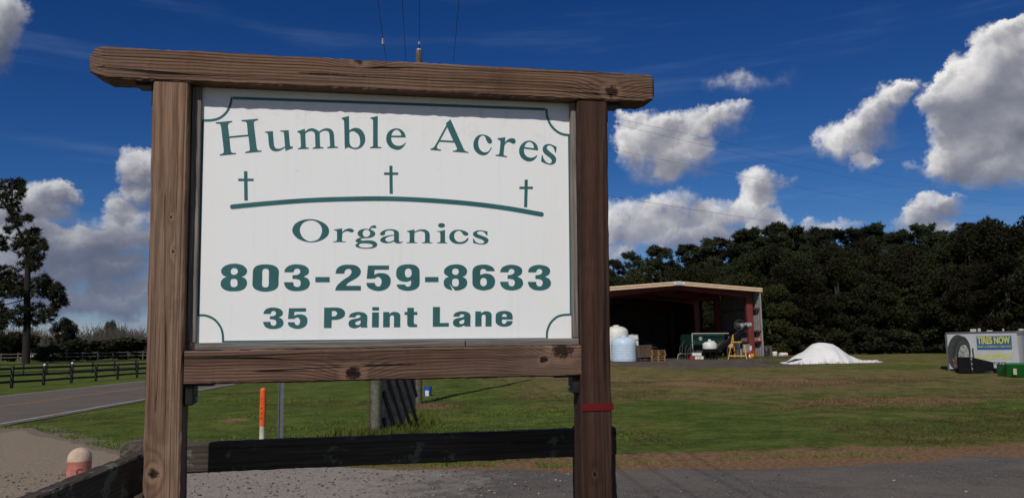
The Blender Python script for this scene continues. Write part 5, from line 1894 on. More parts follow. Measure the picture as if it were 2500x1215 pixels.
# ------------------------------------------------------------------ drums and barrel right of the shed
def drum(t, r=.20, h=.42, mat=M_WHITE):
    MB().lathe([(r * .96, 0), (r, .02), (r, h * .33), (r * 1.03, h * .35), (r, h * .37), (r, h * .66), (r * 1.03, h * .68), (r, h * .7), (r, h - .02), (r * .96, h), (r * .9, h - .015), (0, h - .015)], 24).build('shell', mat, t, True)


place('drum', 'white drum standing upright in the grass right of the shed', 'drum', onground(1891, 61.0), lambda t: drum(t, .19, .43))
dl = onground(1912, 60.3)
t = empty('drum', dl)
t.rotation_euler = (0, R(90), .25)
t.location = dl + Vector((-.3, 0, .17))
tag(t, 'white drum lying on its side next to the upright drum', 'drum')
drum(t, .175, .62)
place('float_ball', 'small red ball at the end of the fallen drum', 'ball', onground(1918, 59.8), lambda t: MB().lathe([(0, 0)] + [(.10 * math.cos(a), .1 + .1 * math.sin(a)) for a in np.linspace(-1.4, 1.4, 9)] + [(0, .2)], 14).build('shell', M_ORANGE, t, True))
place('barrel', 'dark blue barrel beside the outer corner of the shed', 'barrel', G(1872, 872), lambda t: drum(t, .24, .72, simple('navy_poly', (.010, .014, .030), .5, .1)))
place('scrap_bin', 'rusty red metal bin behind the dark barrel', 'bin', onground(1868, 62.5), _box(M_RUST, .45, .35, .85))


# ------------------------------------------------------------------ tarpaulin-covered heap
def heap():
    c0 = G(2015, 888)
    c = onground(2012, c0.y + 1.55)
    k = c.y / FPX
    prof_px = [(1903, 888), (1925, 880), (1938, 870), (1952, 861), (1966, 853), (1978, 845.5), (1988, 840), (1997, 838), (2023, 838), (2034, 842), (2046, 849), (2060, 860), (2072, 867), (2084, 873), (2102, 878), (2124, 880.5), (2143, 882)]
    ex = np.array([(p[0] - 2012) * k for p in prof_px])
    top = np.array([at(p[0], p[1], c.y).z - c.z for p in prof_px])
    top = np.maximum(top, .03)
    nx, ny = 130, 60
    xs = np.linspace(ex[0], ex[-1], nx)
    ys = np.linspace(-1, 1, ny)
    X, T = np.meshgrid(xs, ys)
    H = np.interp(X, ex, top)
    half = 0.35 + 1.35 * np.sqrt(np.clip(H / 1.25, 0, 1))
    skirt = 1 + .08 * np.sin(X * 3.1) + .05 * np.sin(X * 7.3 + 1)
    Y = T * half * skirt
    cross_ = np.clip(1 - np.abs(T) ** 1.7, 0, 1)
    Z = H * cross_ ** 1.05
    ang = np.arctan2(Y, X)
    fold = (np.sin(ang * 9 + 3 * np.sin(ang * 3)) * .6 + np.sin(ang * 19 + 1.3) * .25) * (1 - cross_) * .030
    fold += (vnoise(X + 20, Y + 20, .75, 41) - .5) * .20 * np.clip(Z * 2, 0.3, 1) + (vnoise(X + 20, Y + 20, .26, 42) - .5) * .05
    Z = np.maximum(Z + fold, .012 + .02 * vnoise(X + 9, Y + 9, .2, 43))
    Z[0, :] = Z[-1, :] = 0.0
    gz = hz(X + c.x, Y + c.y) - c.z
    V = np.stack([X.ravel(), Y.ravel(), (Z + gz).ravel()], 1)
    i = np.arange(ny - 1)[:, None] * nx + np.arange(nx - 1)[None, :]
    F = np.stack([i, i + 1, i + 1 + nx, i + nx], -1).reshape(-1, 4)
    me = np_mesh('sheet', V, F, True)
    t = empty('covered_heap', c)
    tag(t, 'heap covered with a white plastic sheet on the grass', 'heap')
    tarp = simple('white_sheeting', (.66, .655, .645), .5, .05, 2.5, bump=.012, dirt=(.50, .49, .47), dirt_amt=.5, bscale=5)
    mesh_obj('sheet', me, tarp, t)
    dk = simple('black_underside', (.03, .03, .035), .6, .2)
    P = lambda px, py, dy: at(px, py, c.y + dy) - c
    for (a, b, w) in ((((1922, 884), (1958, 876)), -1.75, .14), (((1926, 888), (1962, 890)), -1.9, .10)):
        p, q_ = P(*a[0], b), P(*a[1], b)
        MB().tube([p, p.lerp(q_, .5) + Vector((0, -.1, .05)), q_], [.03, w * .5, .02], 8).build('fold', dk if w > .12 else tarp, t, True)
    for px in (2122, 2136, 2110):
        p = P(px, 880, -.2)
        p.z = .06 + float(hz(p.x + c.x, p.y + c.y)) - c.z
        MB().lathe([(0, -.04), (.18, -.03), (.22, 0), (.16, .05), (0, .07)], 12, tuple(p)).build('weight', tarp, t, True)


heap()


def plank():
    o = onground(2186, 74.0)
    t = empty('leaning_plank', o)
    tag(t, 'tan plank standing upright at the edge of the dark trees', 'plank')
    k = 74 / FPX
    z1 = at(2186, 827, 74).z - o.z
    z0 = at(2186, 848, 74).z - o.z
    mb = MB().box(-4 * k, 3.2 * k, -.03, .02, z0, z1)
    for i, v in enumerate(mb.v):
        mb.v[i] = (v[0] + (v[2] - z0) * -.10, v[1], v[2])
    mb.build('board', simple('tan_ply', (.36, .25, .13), .8, .1, 4), t)
    MB().box(-.05, .05, .02, .10, -.2, z0 + .5).build('stake', M_CRATE, t)


plank()


# ------------------------------------------------------------------ advertising trailer
def trailer():
    o = G(2310, 903)
    YAW = R(-29.5)
    t = empty('box_trailer', o, YAW)
    tag(t, 'white box trailer with a painted tyre and blue tyre shop lettering', 'trailer')
    q = lambda px, py, y=0.0: plane_xy(o, YAW, px, py, y)
    x0, zt = q(2308, 811)
    x1 = q(2482, 811)[0]
    zb = 0.06
    skin = simple('trailer_skin', (.36, .375, .395), .45, .08, 2.0, metal=.05, dirt=(.27, .275, .28), dirt_amt=.6)
    trim = simple('trailer_trim', (.075, .075, .080), .5, .2, 5, metal=.2)
    alu = simple('polished_corner', (.55, .55, .56), .25, .06, 4, metal=.85)
    W = 1.9
    MB().box(x0, x1, 0, W, zb, zt - .09).build('body', skin, t)
    MB().box(x0 - .01, x1 + .02, -.015, W + .01, zt - .09, zt, c=.01).build('roof', trim, t)
    MB().box(x0 - .035, x0 + .05, -.02, .03, -.02, zt - .092).build('frame_post', trim, t)
    # rounded nose
    pr = []
    n = 10
    V, F = [], []
    for i in range(n + 1):
        a = math.pi / 2 * i / n
        for z in (zb, zt - .09):
            V.append((x1 + .32 * math.sin(a), .32 - .32 * math.cos(a), z))
        if i:
            F.append((2 * i - 2, 2 * i, 2 * i + 1, 2 * i - 1))
    MB().add(V, F).build('corner', alu, t, True)
    MB().box(x1 + .30, x1 + .325, .32, W, zb, zt - .09).build('nose', skin, t)
    V, F = [], []
    for i in range(n + 1):
        a = math.pi / 2 * i / n
        for rr, z in ((.345, zt - .20), (.345, zt - .02), (.25, zt + .01)):
            V.append((x1 + rr * math.sin(a), .32 - rr * math.cos(a), z))
        if i:
            b = 3 * i
            F += [(b - 3, b, b + 1, b - 2), (b - 2, b + 1, b + 2, b - 1)]
    MB().add(V, F).build('corner_cap', simple('corner_cap_grey', (.14, .14, .145), .4, .1, 5, metal=.3), t, True)
    MB().box(x1, x1 + .33, .3, W, zt - .09, zt).build('roof', trim, t)
    # wheels underneath, mostly hidden
    for x in (x0 + 1.2, x0 + 2.0):
        MB().lathe([(0, -.09), (.24, -.09), (.30, -.06), (.30, .06), (.24, .09), (0, .09)], 22).xf(Matrix.Translation((x, W * .5, .26)) @ Matrix.Rotation(R(90), 4, 'X')).build('wheel', M_BLACK, t, True)

    # painted side: flat print
    def print_(name, cs, col, lift):
        f = flat_shape(name, cs, col, t, 0, .0015)
        f.data.transform(Matrix.Rotation(R(90), 4, 'X'))
        f.data.transform(Matrix.Translation((0, -lift, 0)))
        return f

    def ell(cx_, cy_, rx, ry, n=40, tilt=0.0):
        out = []
        for k in range(n):
            a = 2 * math.pi * k / n
            x, y = rx * math.cos(a), ry * math.sin(a)
            out.append(q(cx_ + x * math.cos(tilt) - y * math.sin(tilt), cy_ + x * math.sin(tilt) + y * math.cos(tilt)))
        return out

    tread, N, bs = new_mat('printed_tread')
    tc = N.n('ShaderNodeTexCoord')
    vv = N.n('ShaderNodeTexVoronoi', ins={'Vector': N.vmath('MULTIPLY', tc.outputs['Object'], (1.6, 1.0, 1.0)), 'Scale': 13.0})
    N.set(bs.inputs['Base Color'], N.mix(N.sstep(vv.outputs['Distance'], .25, .55), (.034, .038, .036), (.010, .011, .012)))
    bs.inputs['Roughness'].default_value = .6
    blk = simple('printed_black', (.012, .014, .016), .5, .2)
    rimm = simple('printed_rim', (.20, .215, .19), .5, .5, 9)
    grey = simple('printed_grey', (.03, .033, .034), .5, .2)
    print_('tyre_print', [ell(2337, 859, 24, 42.5, tilt=.04)], tread, .004)
    print_('tyre_print', [ell(2348, 861, 22, 41)], blk, .007)
    print_('tyre_print', [ell(2351, 864, 18, 34)], grey, .010)
    print_('tyre_print', [ell(2352, 866, 15.5, 29)], blk, .013)
    print_('tyre_print', [ell(2353, 867, 13, 26.5)], rimm, .016)
    blue = simple('printed_blue', (.018, .075, .19), .5, .1, 5)
    yel = simple('printed_yellow', (.42, .42, .025), .5, .1, 5)
    pts = [q(2383.5, 820.5), q(2469, 819), q(2471, 853), q(2385.5, 853.5)]
    print_('banner', [pts], blue, .004)

    def txt(name, s, x0p, x1p, yc, hp, mat, bold=.004, lift=.008, sx=None):
        xa, z = q(x0p, yc)
        xb, _ = q(x1p, yc)
        size = hp * o.y / FPX / .70
        M = face_frame(((xa + xb) / 2, -lift, z), (0, -1, 0))
        ob = text_mesh(name, s, size, mat, t, Matrix.Identity(4), bold=bold * size)
        vs = [v.co.x for v in ob.data.vertices]
        w = max(vs) - min(vs)
        ob.data.transform(M @ Matrix.Scale((xb - xa) / w, 4, (1, 0, 0)))
        return ob

    txt('lettering', 'TIRES NOW', 2386, 2466, 831.5, 15.5, yel, bold=.035)
    txt('lettering', 'FAST & FRIENDLY SERVICE', 2387, 2468, 846, 3.8, yel, bold=.01)
    txt('lettering', 'GOOD', 2387, 2427, 871.5, 10, yel, bold=.03)
    txt('lettering', 'YEAR', 2436, 2472, 870.5, 10, yel, bold=.03)
    print_('winged_foot', [[q(2426, 878), q(2431, 870), q(2428, 866), q(2434, 858.5), q(2438, 860), q(2434.5, 865), q(2437, 866), q(2433, 872)]], yel, .009)
    txt('lettering', 'TIRES', 2425, 2456, 887, 6.0, blk, bold=.02)
    # bits lying on the roof
    for i, (px, w, h) in enumerate(((2376, .25, .14), (2391, .12, .16), (2416, .24, .06), (2450, .07, .12), (2494, .2, .1))):
        x, _ = q(px, 803)
        MB().box(x - w / 2, x + w / 2, .3, .45, zt, zt + h, c=.01).build('roof_fitting', M_PIPE, t)


trailer()


def black_bucket():
    o = G(2372, 911)
    t = empty('loader_bucket', o, R(-27))
    tag(t, 'black steel loader bucket lying in front of the trailer', 'loader bucket')
    k = o.y / FPX
    s = lambda px: (px - 2372) * k
    m = MB()
    m.box(s(2345), s(2373), -.02, .75, 0, .72, c=.03)
    m.build('shell', M_BLACK, t)
    m2 = MB()
    V = [(s(2376), .1, .02), (s(2421), .4, .10), (s(2421), .4, .48), (s(2376), .1, .72), (s(2376), .9, .02), (s(2421), 1.1, .1), (s(2421), 1.1, .45), (s(2376), .9, .72)]
    m2.add(V, [(0, 1, 2, 3), (4, 5, 6, 7), (0, 1, 5, 4), (1, 2, 6, 5), (2, 3, 7, 6), (3, 0, 4, 7)]).build('shell', M_BLACK, t)
    for i in range(6):
        z = .06 + i * .11
        MB().box(s(2373), s(2373) + .05, -.05, .03, z, z + .06, c=.008).build('tooth', M_PIPE if i % 2 else M_IRON, t)
    MB().tube([(s(2381), .5, .70), (s(2380), .5, 1.05), (s(2382), .5, 1.12)], .035, 8).build('lever', M_IRON, t, True)
    MB().box(s(2420), s(2450), .3, .8, .0, .22, c=.04).build('lip', M_BLACK, t)


black_bucket()


def leaning_boards():
    o = G(2338, 906)
    for i, (px, dx, h, lb) in enumerate(((2331, .02, .62, 'leftmost'), (2336, .05, .72, 'second'), (2341, -.02, .70, 'third'), (2346, .03, .60, 'rightmost'))):
        b = onground(px, o.y - .35)
        k = MB().bar((0, 0, 0), (dx, .28, h), .085, .03)
        ob = k.build('leaning_board', M_CRATE, None, loc=b)
        tag(ob, '%s of four brown boards leaning on the trailer side' % lb, 'board', 'boards leaning on the trailer')


leaning_boards()


def green_bucket():
    o = G(2478, 922)
    t = empty('loader_bucket', o, R(-27))
    tag(t, 'bright green loader bucket with a pale sticker at the right edge', 'loader bucket')
    k = o.y / FPX
    gr = simple('bright_green_paint', (.012, .150, .024), .4, .08, 4, dirt=(.012, .09, .02), spec=.5)
    x0, x1 = -17 * k, 42 * k
    h = 35 * k
    m = MB()
    prof = [(-.10, .05), (-.42, h * .92), (-.10, h + .02), (.35, h - .05), (.62, h * .55), (.6, .1), (.3, .0)]
    V = []
    for x in (x0, x1):
        V += [(x, y, z) for y, z in prof]
    n = len(prof)
    F = [tuple(range(n)), tuple(range(n, 2 * n))] + [(i, (i + 1) % n, n + (i + 1) % n, n + i) for i in range(n)]
    m.add(V, F).build('shell', gr, t)
    MB().add([(x0 - .28, .45, .05), (x0 - .02, -.05, .06), (x0 - .02, -.3, h * .9), (x0 - .28, .4, h * .95)], [(0, 1, 2, 3)]).build('side_plate', gr, t)
    MB().box(x0 + .2, x0 + .32, -.05, -.045, 0, .26).xf(Matrix.Translation((.02, -.222, .16)) @ Matrix.Rotation(R(21), 4, 'X')).build('sticker', simple('cream_sticker', (.6, .56, .42), .5, .05), t)
    MB().box(x0 + .05, x1, -.14, .1, -.02, .05).build('cutting_edge', M_BLACK, t)
    MB().box(x0 + .52, x0 + .62, -.34, -.30, h * .72, h * .80).build('hook', M_IRON, t)


green_bucket()


def tractor_tyre():
    o = onground(2508, 37.0)
    t = empty('tractor_tyre', o)
    tag(t, 'big black lugged tyre at the right edge before the trailer nose', 'tyre')
    zc = at(2508, 866, 37.0).z - o.z
    r = .50
    Mx = Matrix.Translation((0, 0, zc)) @ Matrix.Rotation(R(-30), 4, 'Z') @ Matrix.Rotation(R(90), 4, 'X')
    MB().lathe([(r * .55, -.12), (r * .8, -.16), (r * .95, -.13), (r, -.05), (r, .05), (r * .95, .13), (r * .8, .16), (r * .55, .12)], 30).xf(Mx).build('carcass', simple('tyre_rubber', (.022, .021, .022), .85, .25), t, True)
    MB().lathe([(0, -.05), (r * .56, -.08), (r * .56, .08), (0, .05)], 24).xf(Mx).build('rim', M_IRON, t, True)
    for i in range(22):
        a = 2 * math.pi * i / 22
        MB().box(r * .97, r * 1.05, -.03, .03, -.14, .14).xf(Mx @ Matrix.Rotation(a, 4, 'Z')).build('lug', bpy.data.materials['tyre_rubber'], t)
    MB().box(-.3, .3, .1, .5, 0, max(.1, zc - r * .8)).build('block', M_CRATE, t)


tractor_tyre()

# ------------------------------------------------------------------ vegetation
def leaf_mat(name, c0, c1, trans=0.25):
    m, N, bs = new_mat(name)
    geo = N.n('ShaderNodeNewGeometry')
    n = N.noise(geo.outputs['Position'], 0.5, 4.0, .6)
    r = geo.outputs['Random Per Island']
    f = N.math('ADD', N.math('MULTIPLY', r, .6), N.math('MULTIPLY', N.sstep(n, .35, .65), .4))
    oi = N.n('ShaderNodeObjectInfo')
    c = N.mix(f, c0, c1)
    c = N.n('ShaderNodeHueSaturation', ins={'Hue': N.sstep(oi.outputs['Random'], 0.0, 1.0, 0.465, 0.520), 'Value': N.sstep(oi.outputs['Random'], 0.0, 1.0, 0.62, 1.65), 'Color': c}).outputs[0]
    N.set(bs.inputs['Base Color'], c)
    bs.inputs['Roughness'].default_value = .75
    bs.inputs['Specular IOR Level'].default_value = .12
    return m


L_OAK = leaf_mat('oak_leaves', (0.010, 0.0115, 0.0042), (0.019, 0.022, 0.0072))
L_OAK2 = leaf_mat('olive_leaves', (0.015, 0.017, 0.005), (0.030, 0.031, 0.009))
L_PINE = leaf_mat('pine_needles', (0.014, 0.018, 0.0085), (0.036, 0.042, 0.019))
L_EVER = leaf_mat('evergreen_leaves', (0.010, 0.013, 0.006), (0.024, 0.029, 0.011))
L_TWIG = leaf_mat('bare_twigs', (0.018, 0.015, 0.013), (0.048, 0.040, 0.034))
L_GRASS = leaf_mat('grass_blades', (0.038, 0.058, 0.010), (0.098, 0.126, 0.024))
L_STRAW = leaf_mat('dry_grass_blades', (0.060, 0.048, 0.018), (0.120, 0.094, 0.040))
M_BARK = simple('bark', (0.040, 0.033, 0.027), .95, .35, 5, bump=.02, bscale=18)
M_BARK_PINE = simple('pine_bark', (0.015, 0.012, 0.011), .95, .35, 5, bump=.02, bscale=14)


def quads(P, U, Vv):
    """centres P, half-axes U and V -> quad soup"""
    n = len(P)
    A = np.concatenate([P - U - Vv, P + U - Vv, P + U + Vv, P - U + Vv], 1).reshape(-1, 3)
    F = np.arange(4 * n).reshape(-1, 4)
    return A, F


def rand_unit(r, n):
    v = r.normal(0, 1, (n, 3))
    return v / np.linalg.norm(v, axis=1, keepdims=True)


def leaves(r, P, size, aspect=0.55, droop=None):
    n = len(P)
    d = rand_unit(r, n)
    if droop is not None:
        d[:, 2] = d[:, 2] * 0.5 + droop
        d /= np.linalg.norm(d, axis=1, keepdims=True)
    o = rand_unit(r, n)
    e = np.cross(d, o)
    e /= np.linalg.norm(e, axis=1, keepdims=True)
    s = size * r.uniform(.6, 1.3, (n, 1))
    return quads(P, d * s, e * s * aspect)


def clump_points(r, centres, radii, n, hollow=.55, flat=.8):
    """points in the outer shell of ellipsoidal clumps"""
    w = np.array(radii) ** 2
    k = r.choice(len(centres), n, p=w / w.sum())
    u = rand_unit(r, n)
    rad = r.uniform(hollow, 1.0, (n, 1)) ** .7
    P = np.array(centres)[k] + u * rad * np.array(radii)[k][:, None] * np.array([1, 1, flat])
    return P


def limbs(m, r, base, top, centres, rad):
    for c in centres:
        s = r.uniform(.25, .85)
        a = Vector(base).lerp(Vector(top), s)
        b = Vector(c)
        mid = a.lerp(b, .55) + Vector((0, 0, .12 * (b - a).length))
        m.tube([a, mid, b], [rad * (1 - s * .6) * .5, rad * .26, rad * .08], 6)


def tufts(r, centres, radii, per, n_needle, tuft_r, length, width, flat=.7):
    """pine foliage: brushes of needles standing out from twig ends spread through each clump"""
    cs = np.repeat(np.array(centres, float), per, 0)
    rd = np.repeat(np.array(radii, float), per, 0)
    if rd.ndim == 1:
        rd = np.stack([rd, rd, rd * flat], 1)
    u = rand_unit(r, len(cs)) * (r.uniform(.15, 1, (len(cs), 1)) ** .5)
    tc = cs + u * rd
    T = np.repeat(tc, n_needle, 0)
    d = rand_unit(r, len(T))
    d[:, 2] = d[:, 2] * .8 + .18
    d /= np.linalg.norm(d, axis=1, keepdims=True)
    l = length * r.uniform(.6, 1.2, (len(T), 1))
    P = T + d * l * .55 * r.uniform(.5, 1.2, (len(T), 1)) + r.normal(0, tuft_r * .35, (len(T), 3))
    e = np.cross(d, rand_unit(r, len(T)))
    e /= np.linalg.norm(e, axis=1, keepdims=True)
    return quads(P, d * l * .5, e * width)


PROTO = {}


def make_proto(key, kind, seed):
    """crown and trunk meshes for one tree of unit scale (true metres)"""
    r = np.random.default_rng(seed)
    m = MB()
    if kind == 'oak':
        H, W = 11.0, 4.6
        cs, rr = [], []
        for i in range(46):
            a = r.uniform(0, 2 * math.pi)
            z = r.uniform(.08, .94)
            env = W * (math.sin(math.pi * min(1, (z * .82 + .18))) ** .6)
            q = env * math.sqrt(r.uniform(.25, 1)) * .8
            cs.append((q * math.cos(a), q * math.sin(a), z * H))
            rr.append(r.uniform(.55, 1.7))
        P = clump_points(r, cs, rr, 26000, .25)
        P = P[P[:, 2] > .25]
        V, F = leaves(r, P, .10)
        top = (r.normal(0, .3), r.normal(0, .3), H * .8)
        m.tube([(0, 0, -.4), (0.05, 0, .4), (top[0] * .4, top[1] * .4, H * .4), top], [.36, .28, .2, .06], 9)
        limbs(m, r, (0, 0, 1.2), top, cs[:18], .2)
    elif kind == 'pine':
        H = 19.0
        cs, rr = [], []
        lean = r.normal(0, .5, 2)
        for i in range(40):
            z = .42 + .56 * r.uniform(0, 1) ** .8
            env = 3.0 * math.sqrt(max(.02, 1 - ((z - .66) / .36) ** 2))
            a = r.uniform(0, 2 * math.pi)
            q = env * r.uniform(.1, 1) ** .6
            cs.append((q * math.cos(a) + lean[0] * z, q * math.sin(a) + lean[1] * z, z * H))
            rr.append(r.uniform(.6, 1.25))
        V, F = tufts(r, cs, rr, 22, 18, .16, .42, .035)
        top = (lean[0], lean[1], H * .97)
        m.tube([(0, 0, -.4), (lean[0] * .3, lean[1] * .3, H * .4), (lean[0] * .7, lean[1] * .7, H * .7), top], [.26, .20, .14, .05], 8)
        for c in cs:
            z = max(2, c[2] - r.uniform(.2, 1.2))
            f = z / H
            a = Vector((lean[0] * f, lean[1] * f, z))
            m.tube([a, a.lerp(Vector(c), .5) + Vector((0, 0, .1)), Vector(c)], [.06, .045, .02], 5)
    elif kind == 'bush':
        H, W = 4.0, 2.6
        cs, rr = [], []
        for i in range(22):
            a = r.uniform(0, 2 * math.pi)
            z = r.uniform(.12, .85)
            q = W * math.sqrt(r.uniform(0, 1)) * (1 - .5 * z)
            cs.append((q * math.cos(a), q * math.sin(a), z * H))
            rr.append(r.uniform(.5, 1.0))
        P = clump_points(r, cs, rr, 5200)
        P = P[P[:, 2] > .05]
        V, F = leaves(r, P, .13)
        for c in cs[:9]:
            m.tube([(c[0] * .15, c[1] * .15, -.2), (c[0] * .5, c[1] * .5, c[2] * .5), c], [.07, .05, .02], 5)
    elif kind == 'bare':
        H = 12.0
        segs = []

        def grow(p, d, l, rad, lev):
            q = p + d * l
            segs.append((p, q, rad, rad * .6))
            if lev == 0:
                return
            for _ in range(4 if lev > 1 else 5):
                dd = (d + Vector(tuple(r.normal(0, .42, 3))) + Vector((0, 0, .12))).normalized()
                grow(p.lerp(q, r.uniform(.45, 1)), dd, l * r.uniform(.5, .75), rad * .5, lev - 1)

        grow(Vector((0, 0, -.3)), Vector((0.03, 0, 1)), H * .42, .17, 4)
        tw = []
        for p, q, a, b in segs:
            if a > .02:
                m.tube([p, q], [a, b], 5 if a > .05 else 3, False)
            else:
                tw.append((p, q))
        P = np.array([((p + q) / 2)[:] for p, q in tw])
        dirs = np.array([((q - p) / 2)[:] for p, q in tw])
        o = rand_unit(r, len(tw))
        e = np.cross(dirs, o)
        e /= np.linalg.norm(e, axis=1, keepdims=True) + 1e-9
        V, F = quads(P, dirs, e * .016)
    PROTO[key] = (np_mesh('crown', V, F), m)


def tree_at(key, name, label, loc, scale, rz, leafm, bark, group=None, sxy=1.0, cat='tree'):
    me, mb = PROTO[key]
    if not isinstance(mb, bpy.types.Mesh):
        o = mb.build('trunk', None, None, True)
        mb = o.data
        bpy.data.objects.remove(o)
        PROTO[key] = (me, mb)
    t = empty(name, loc, rz)
    t.scale = (scale * sxy, scale * sxy, scale)
    tag(t, label, cat, group)
    for nm, data, mt in (('crown', me, leafm), ('trunk', mb, bark)):
        o = bpy.data.objects.new(nm, data)
        if len(data.materials) == 0:
            data.materials.append(mt)
        COL.objects.link(o)
        o.parent = t
        if data.materials[0] != mt:
            o.material_slots[0].link = 'OBJECT'
            o.material_slots[0].material = mt
    return t


for i in range(4):
    make_proto('oak%d' % i, 'oak', 100 + i)
for i in range(4):
    make_proto('pine%d' % i, 'pine', 200 + i)
for i in range(2):
    make_proto('bush%d' % i, 'bush', 300 + i)
for i in range(2):
    make_proto('bare%d' % i, 'bare', 400 + i)
HGT = {'oak': 11.6, 'pine': 19.6, 'bush': 4.3, 'bare': 12.0}


def plant(key, px, py_top, Y, name, label, leafm, bark, group, wide=1.0, rz=None, cat='tree'):
    base = onground(px, Y)
    top = at(px, py_top, Y).z
    k = HGT[key.rstrip('0123456789')]
    s = (top - base.z) / k
    return tree_at(key, name, label, base, s, rr_.uniform(0, 6.28) if rz is None else rz, leafm, bark, group, wide, cat)


rr_ = random.Random(12)
ORD = ['leftmost', 'second', 'third', 'fourth', 'fifth', 'sixth', 'seventh', 'eighth', 'ninth', 'tenth', 'eleventh', 'twelfth', 'thirteenth', 'fourteenth', 'fifteenth', 'sixteenth', 'seventeenth', 'eighteenth']


def nth(i):
    return ORD[i] if i == 0 else ORD[i] + ' from the left'


WOOD = 'trees of the dark wood behind the yard'
# front rank of broad oaks, their skirts reaching the grass
front = [(1885, 688, 69), (1940, 640, 73), (2000, 662, 74), (2062, 628, 75), (2120, 655, 74), (2178, 620, 75), (2236, 660, 73), (2292, 636, 71), (2350, 632, 66), (2412, 640, 62), (2474, 610, 58), (2540, 600, 58)]
for i, (px, py, Y) in enumerate(front):
    plant('oak%d' % (i % 4), px, py, Y, 'oak_tree', 'oak %s in the front rank of the dark wood' % nth(i), L_OAK if i % 3 else L_OAK2, M_BARK, WOOD + ', front rank', 1.12)
mid = [(1800, 625, 88), (1852, 598, 90), (1905, 590, 88), (1962, 590, 90), (2020, 582, 92), (2085, 588, 90), (2150, 580, 92), (2215, 585, 88), (2275, 592, 86), (2335, 575, 80), (2400, 545, 76), (2455, 518, 74), (2520, 522, 74)]
for i, (px, py, Y) in enumerate(mid):
    plant('oak%d' % ((i * 3 + 1) % 4), px, py, Y, 'oak_tree', 'tall oak %s in the middle rank of the dark wood' % nth(i), L_OAK, M_BARK, WOOD + ', middle rank', .82)
back = [(1502, 628, 118), (1570, 606, 122), (1602, 594, 116), (1650, 622, 120), (1690, 590, 118), (1724, 571, 116), (1752, 596, 118), (1795, 562, 118), (1838, 556, 116), (1872, 548, 118), (1905, 536, 118), (1932, 534, 116), (1965, 556, 118),
        (2005, 542, 118), (2050, 552, 118), (2098, 541, 116), (2150, 545, 118), (2180, 538, 118), (2228, 552, 116), (2262, 531, 116), (2300, 556, 114), (2345, 558, 110), (2388, 538, 104), (2430, 520, 100)]
for i, (px, py, Y) in enumerate(back):
    lab = 'pine top %s of those rising above the dark wood' % nth(i - 7) if px > 1780 else 'pine %s of those behind the shed roof' % nth(i)
    plant('pine%d' % (i % 4), px, py, Y, 'pine_tree', lab, L_PINE, M_BARK_PINE, WOOD + (', pine tops' if px > 1780 else ', pines behind the shed'), 1.0 + .25 * (i % 3) * .5)
fill = [(1510, 668, 100), (1555, 655, 104), (1612, 650, 102), (1660, 655, 100), (1705, 640, 100), (1760, 640, 98), (1735, 690, 88), (1820, 660, 84)]
for i, (px, py, Y) in enumerate(fill):
    plant('oak%d' % (i % 4), px, py, Y, 'oak_tree', 'leafy tree %s of those close behind the shed' % nth(i), L_OAK2 if i % 2 else L_OAK, M_BARK, WOOD + ', behind the shed', 1.0)
# low growth closing the foot of the wood
for i in range(17):
    px = 1885 + i * 41
    Y = 68.5 - 8.5 * max(0, (px - 2250)) / 300
    plant('bush%d' % (i % 2), px, 800 + 12 * math.sin(i * 2.3), Y, 'undergrowth_bush', 'bush %s in the undergrowth along the foot of the wood' % nth(i), L_EVER, M_BARK, 'undergrowth along the wood', 1.25, cat='bush')
# bare stems that catch the light above the shed
for i, (px, py) in enumerate(((1620, 632), (1645, 655))):
    plant('bare%d' % i, px, py, 99, 'bare_tree', ['pale bare tree stem above the left half of the shed roof', 'pale bare tree stem nearest the shed ridge'][i], L_TWIG, simple('pale_bark_%d' % i, (.20, .175, .15), .9, .2), 'bare stems behind the shed', .35)


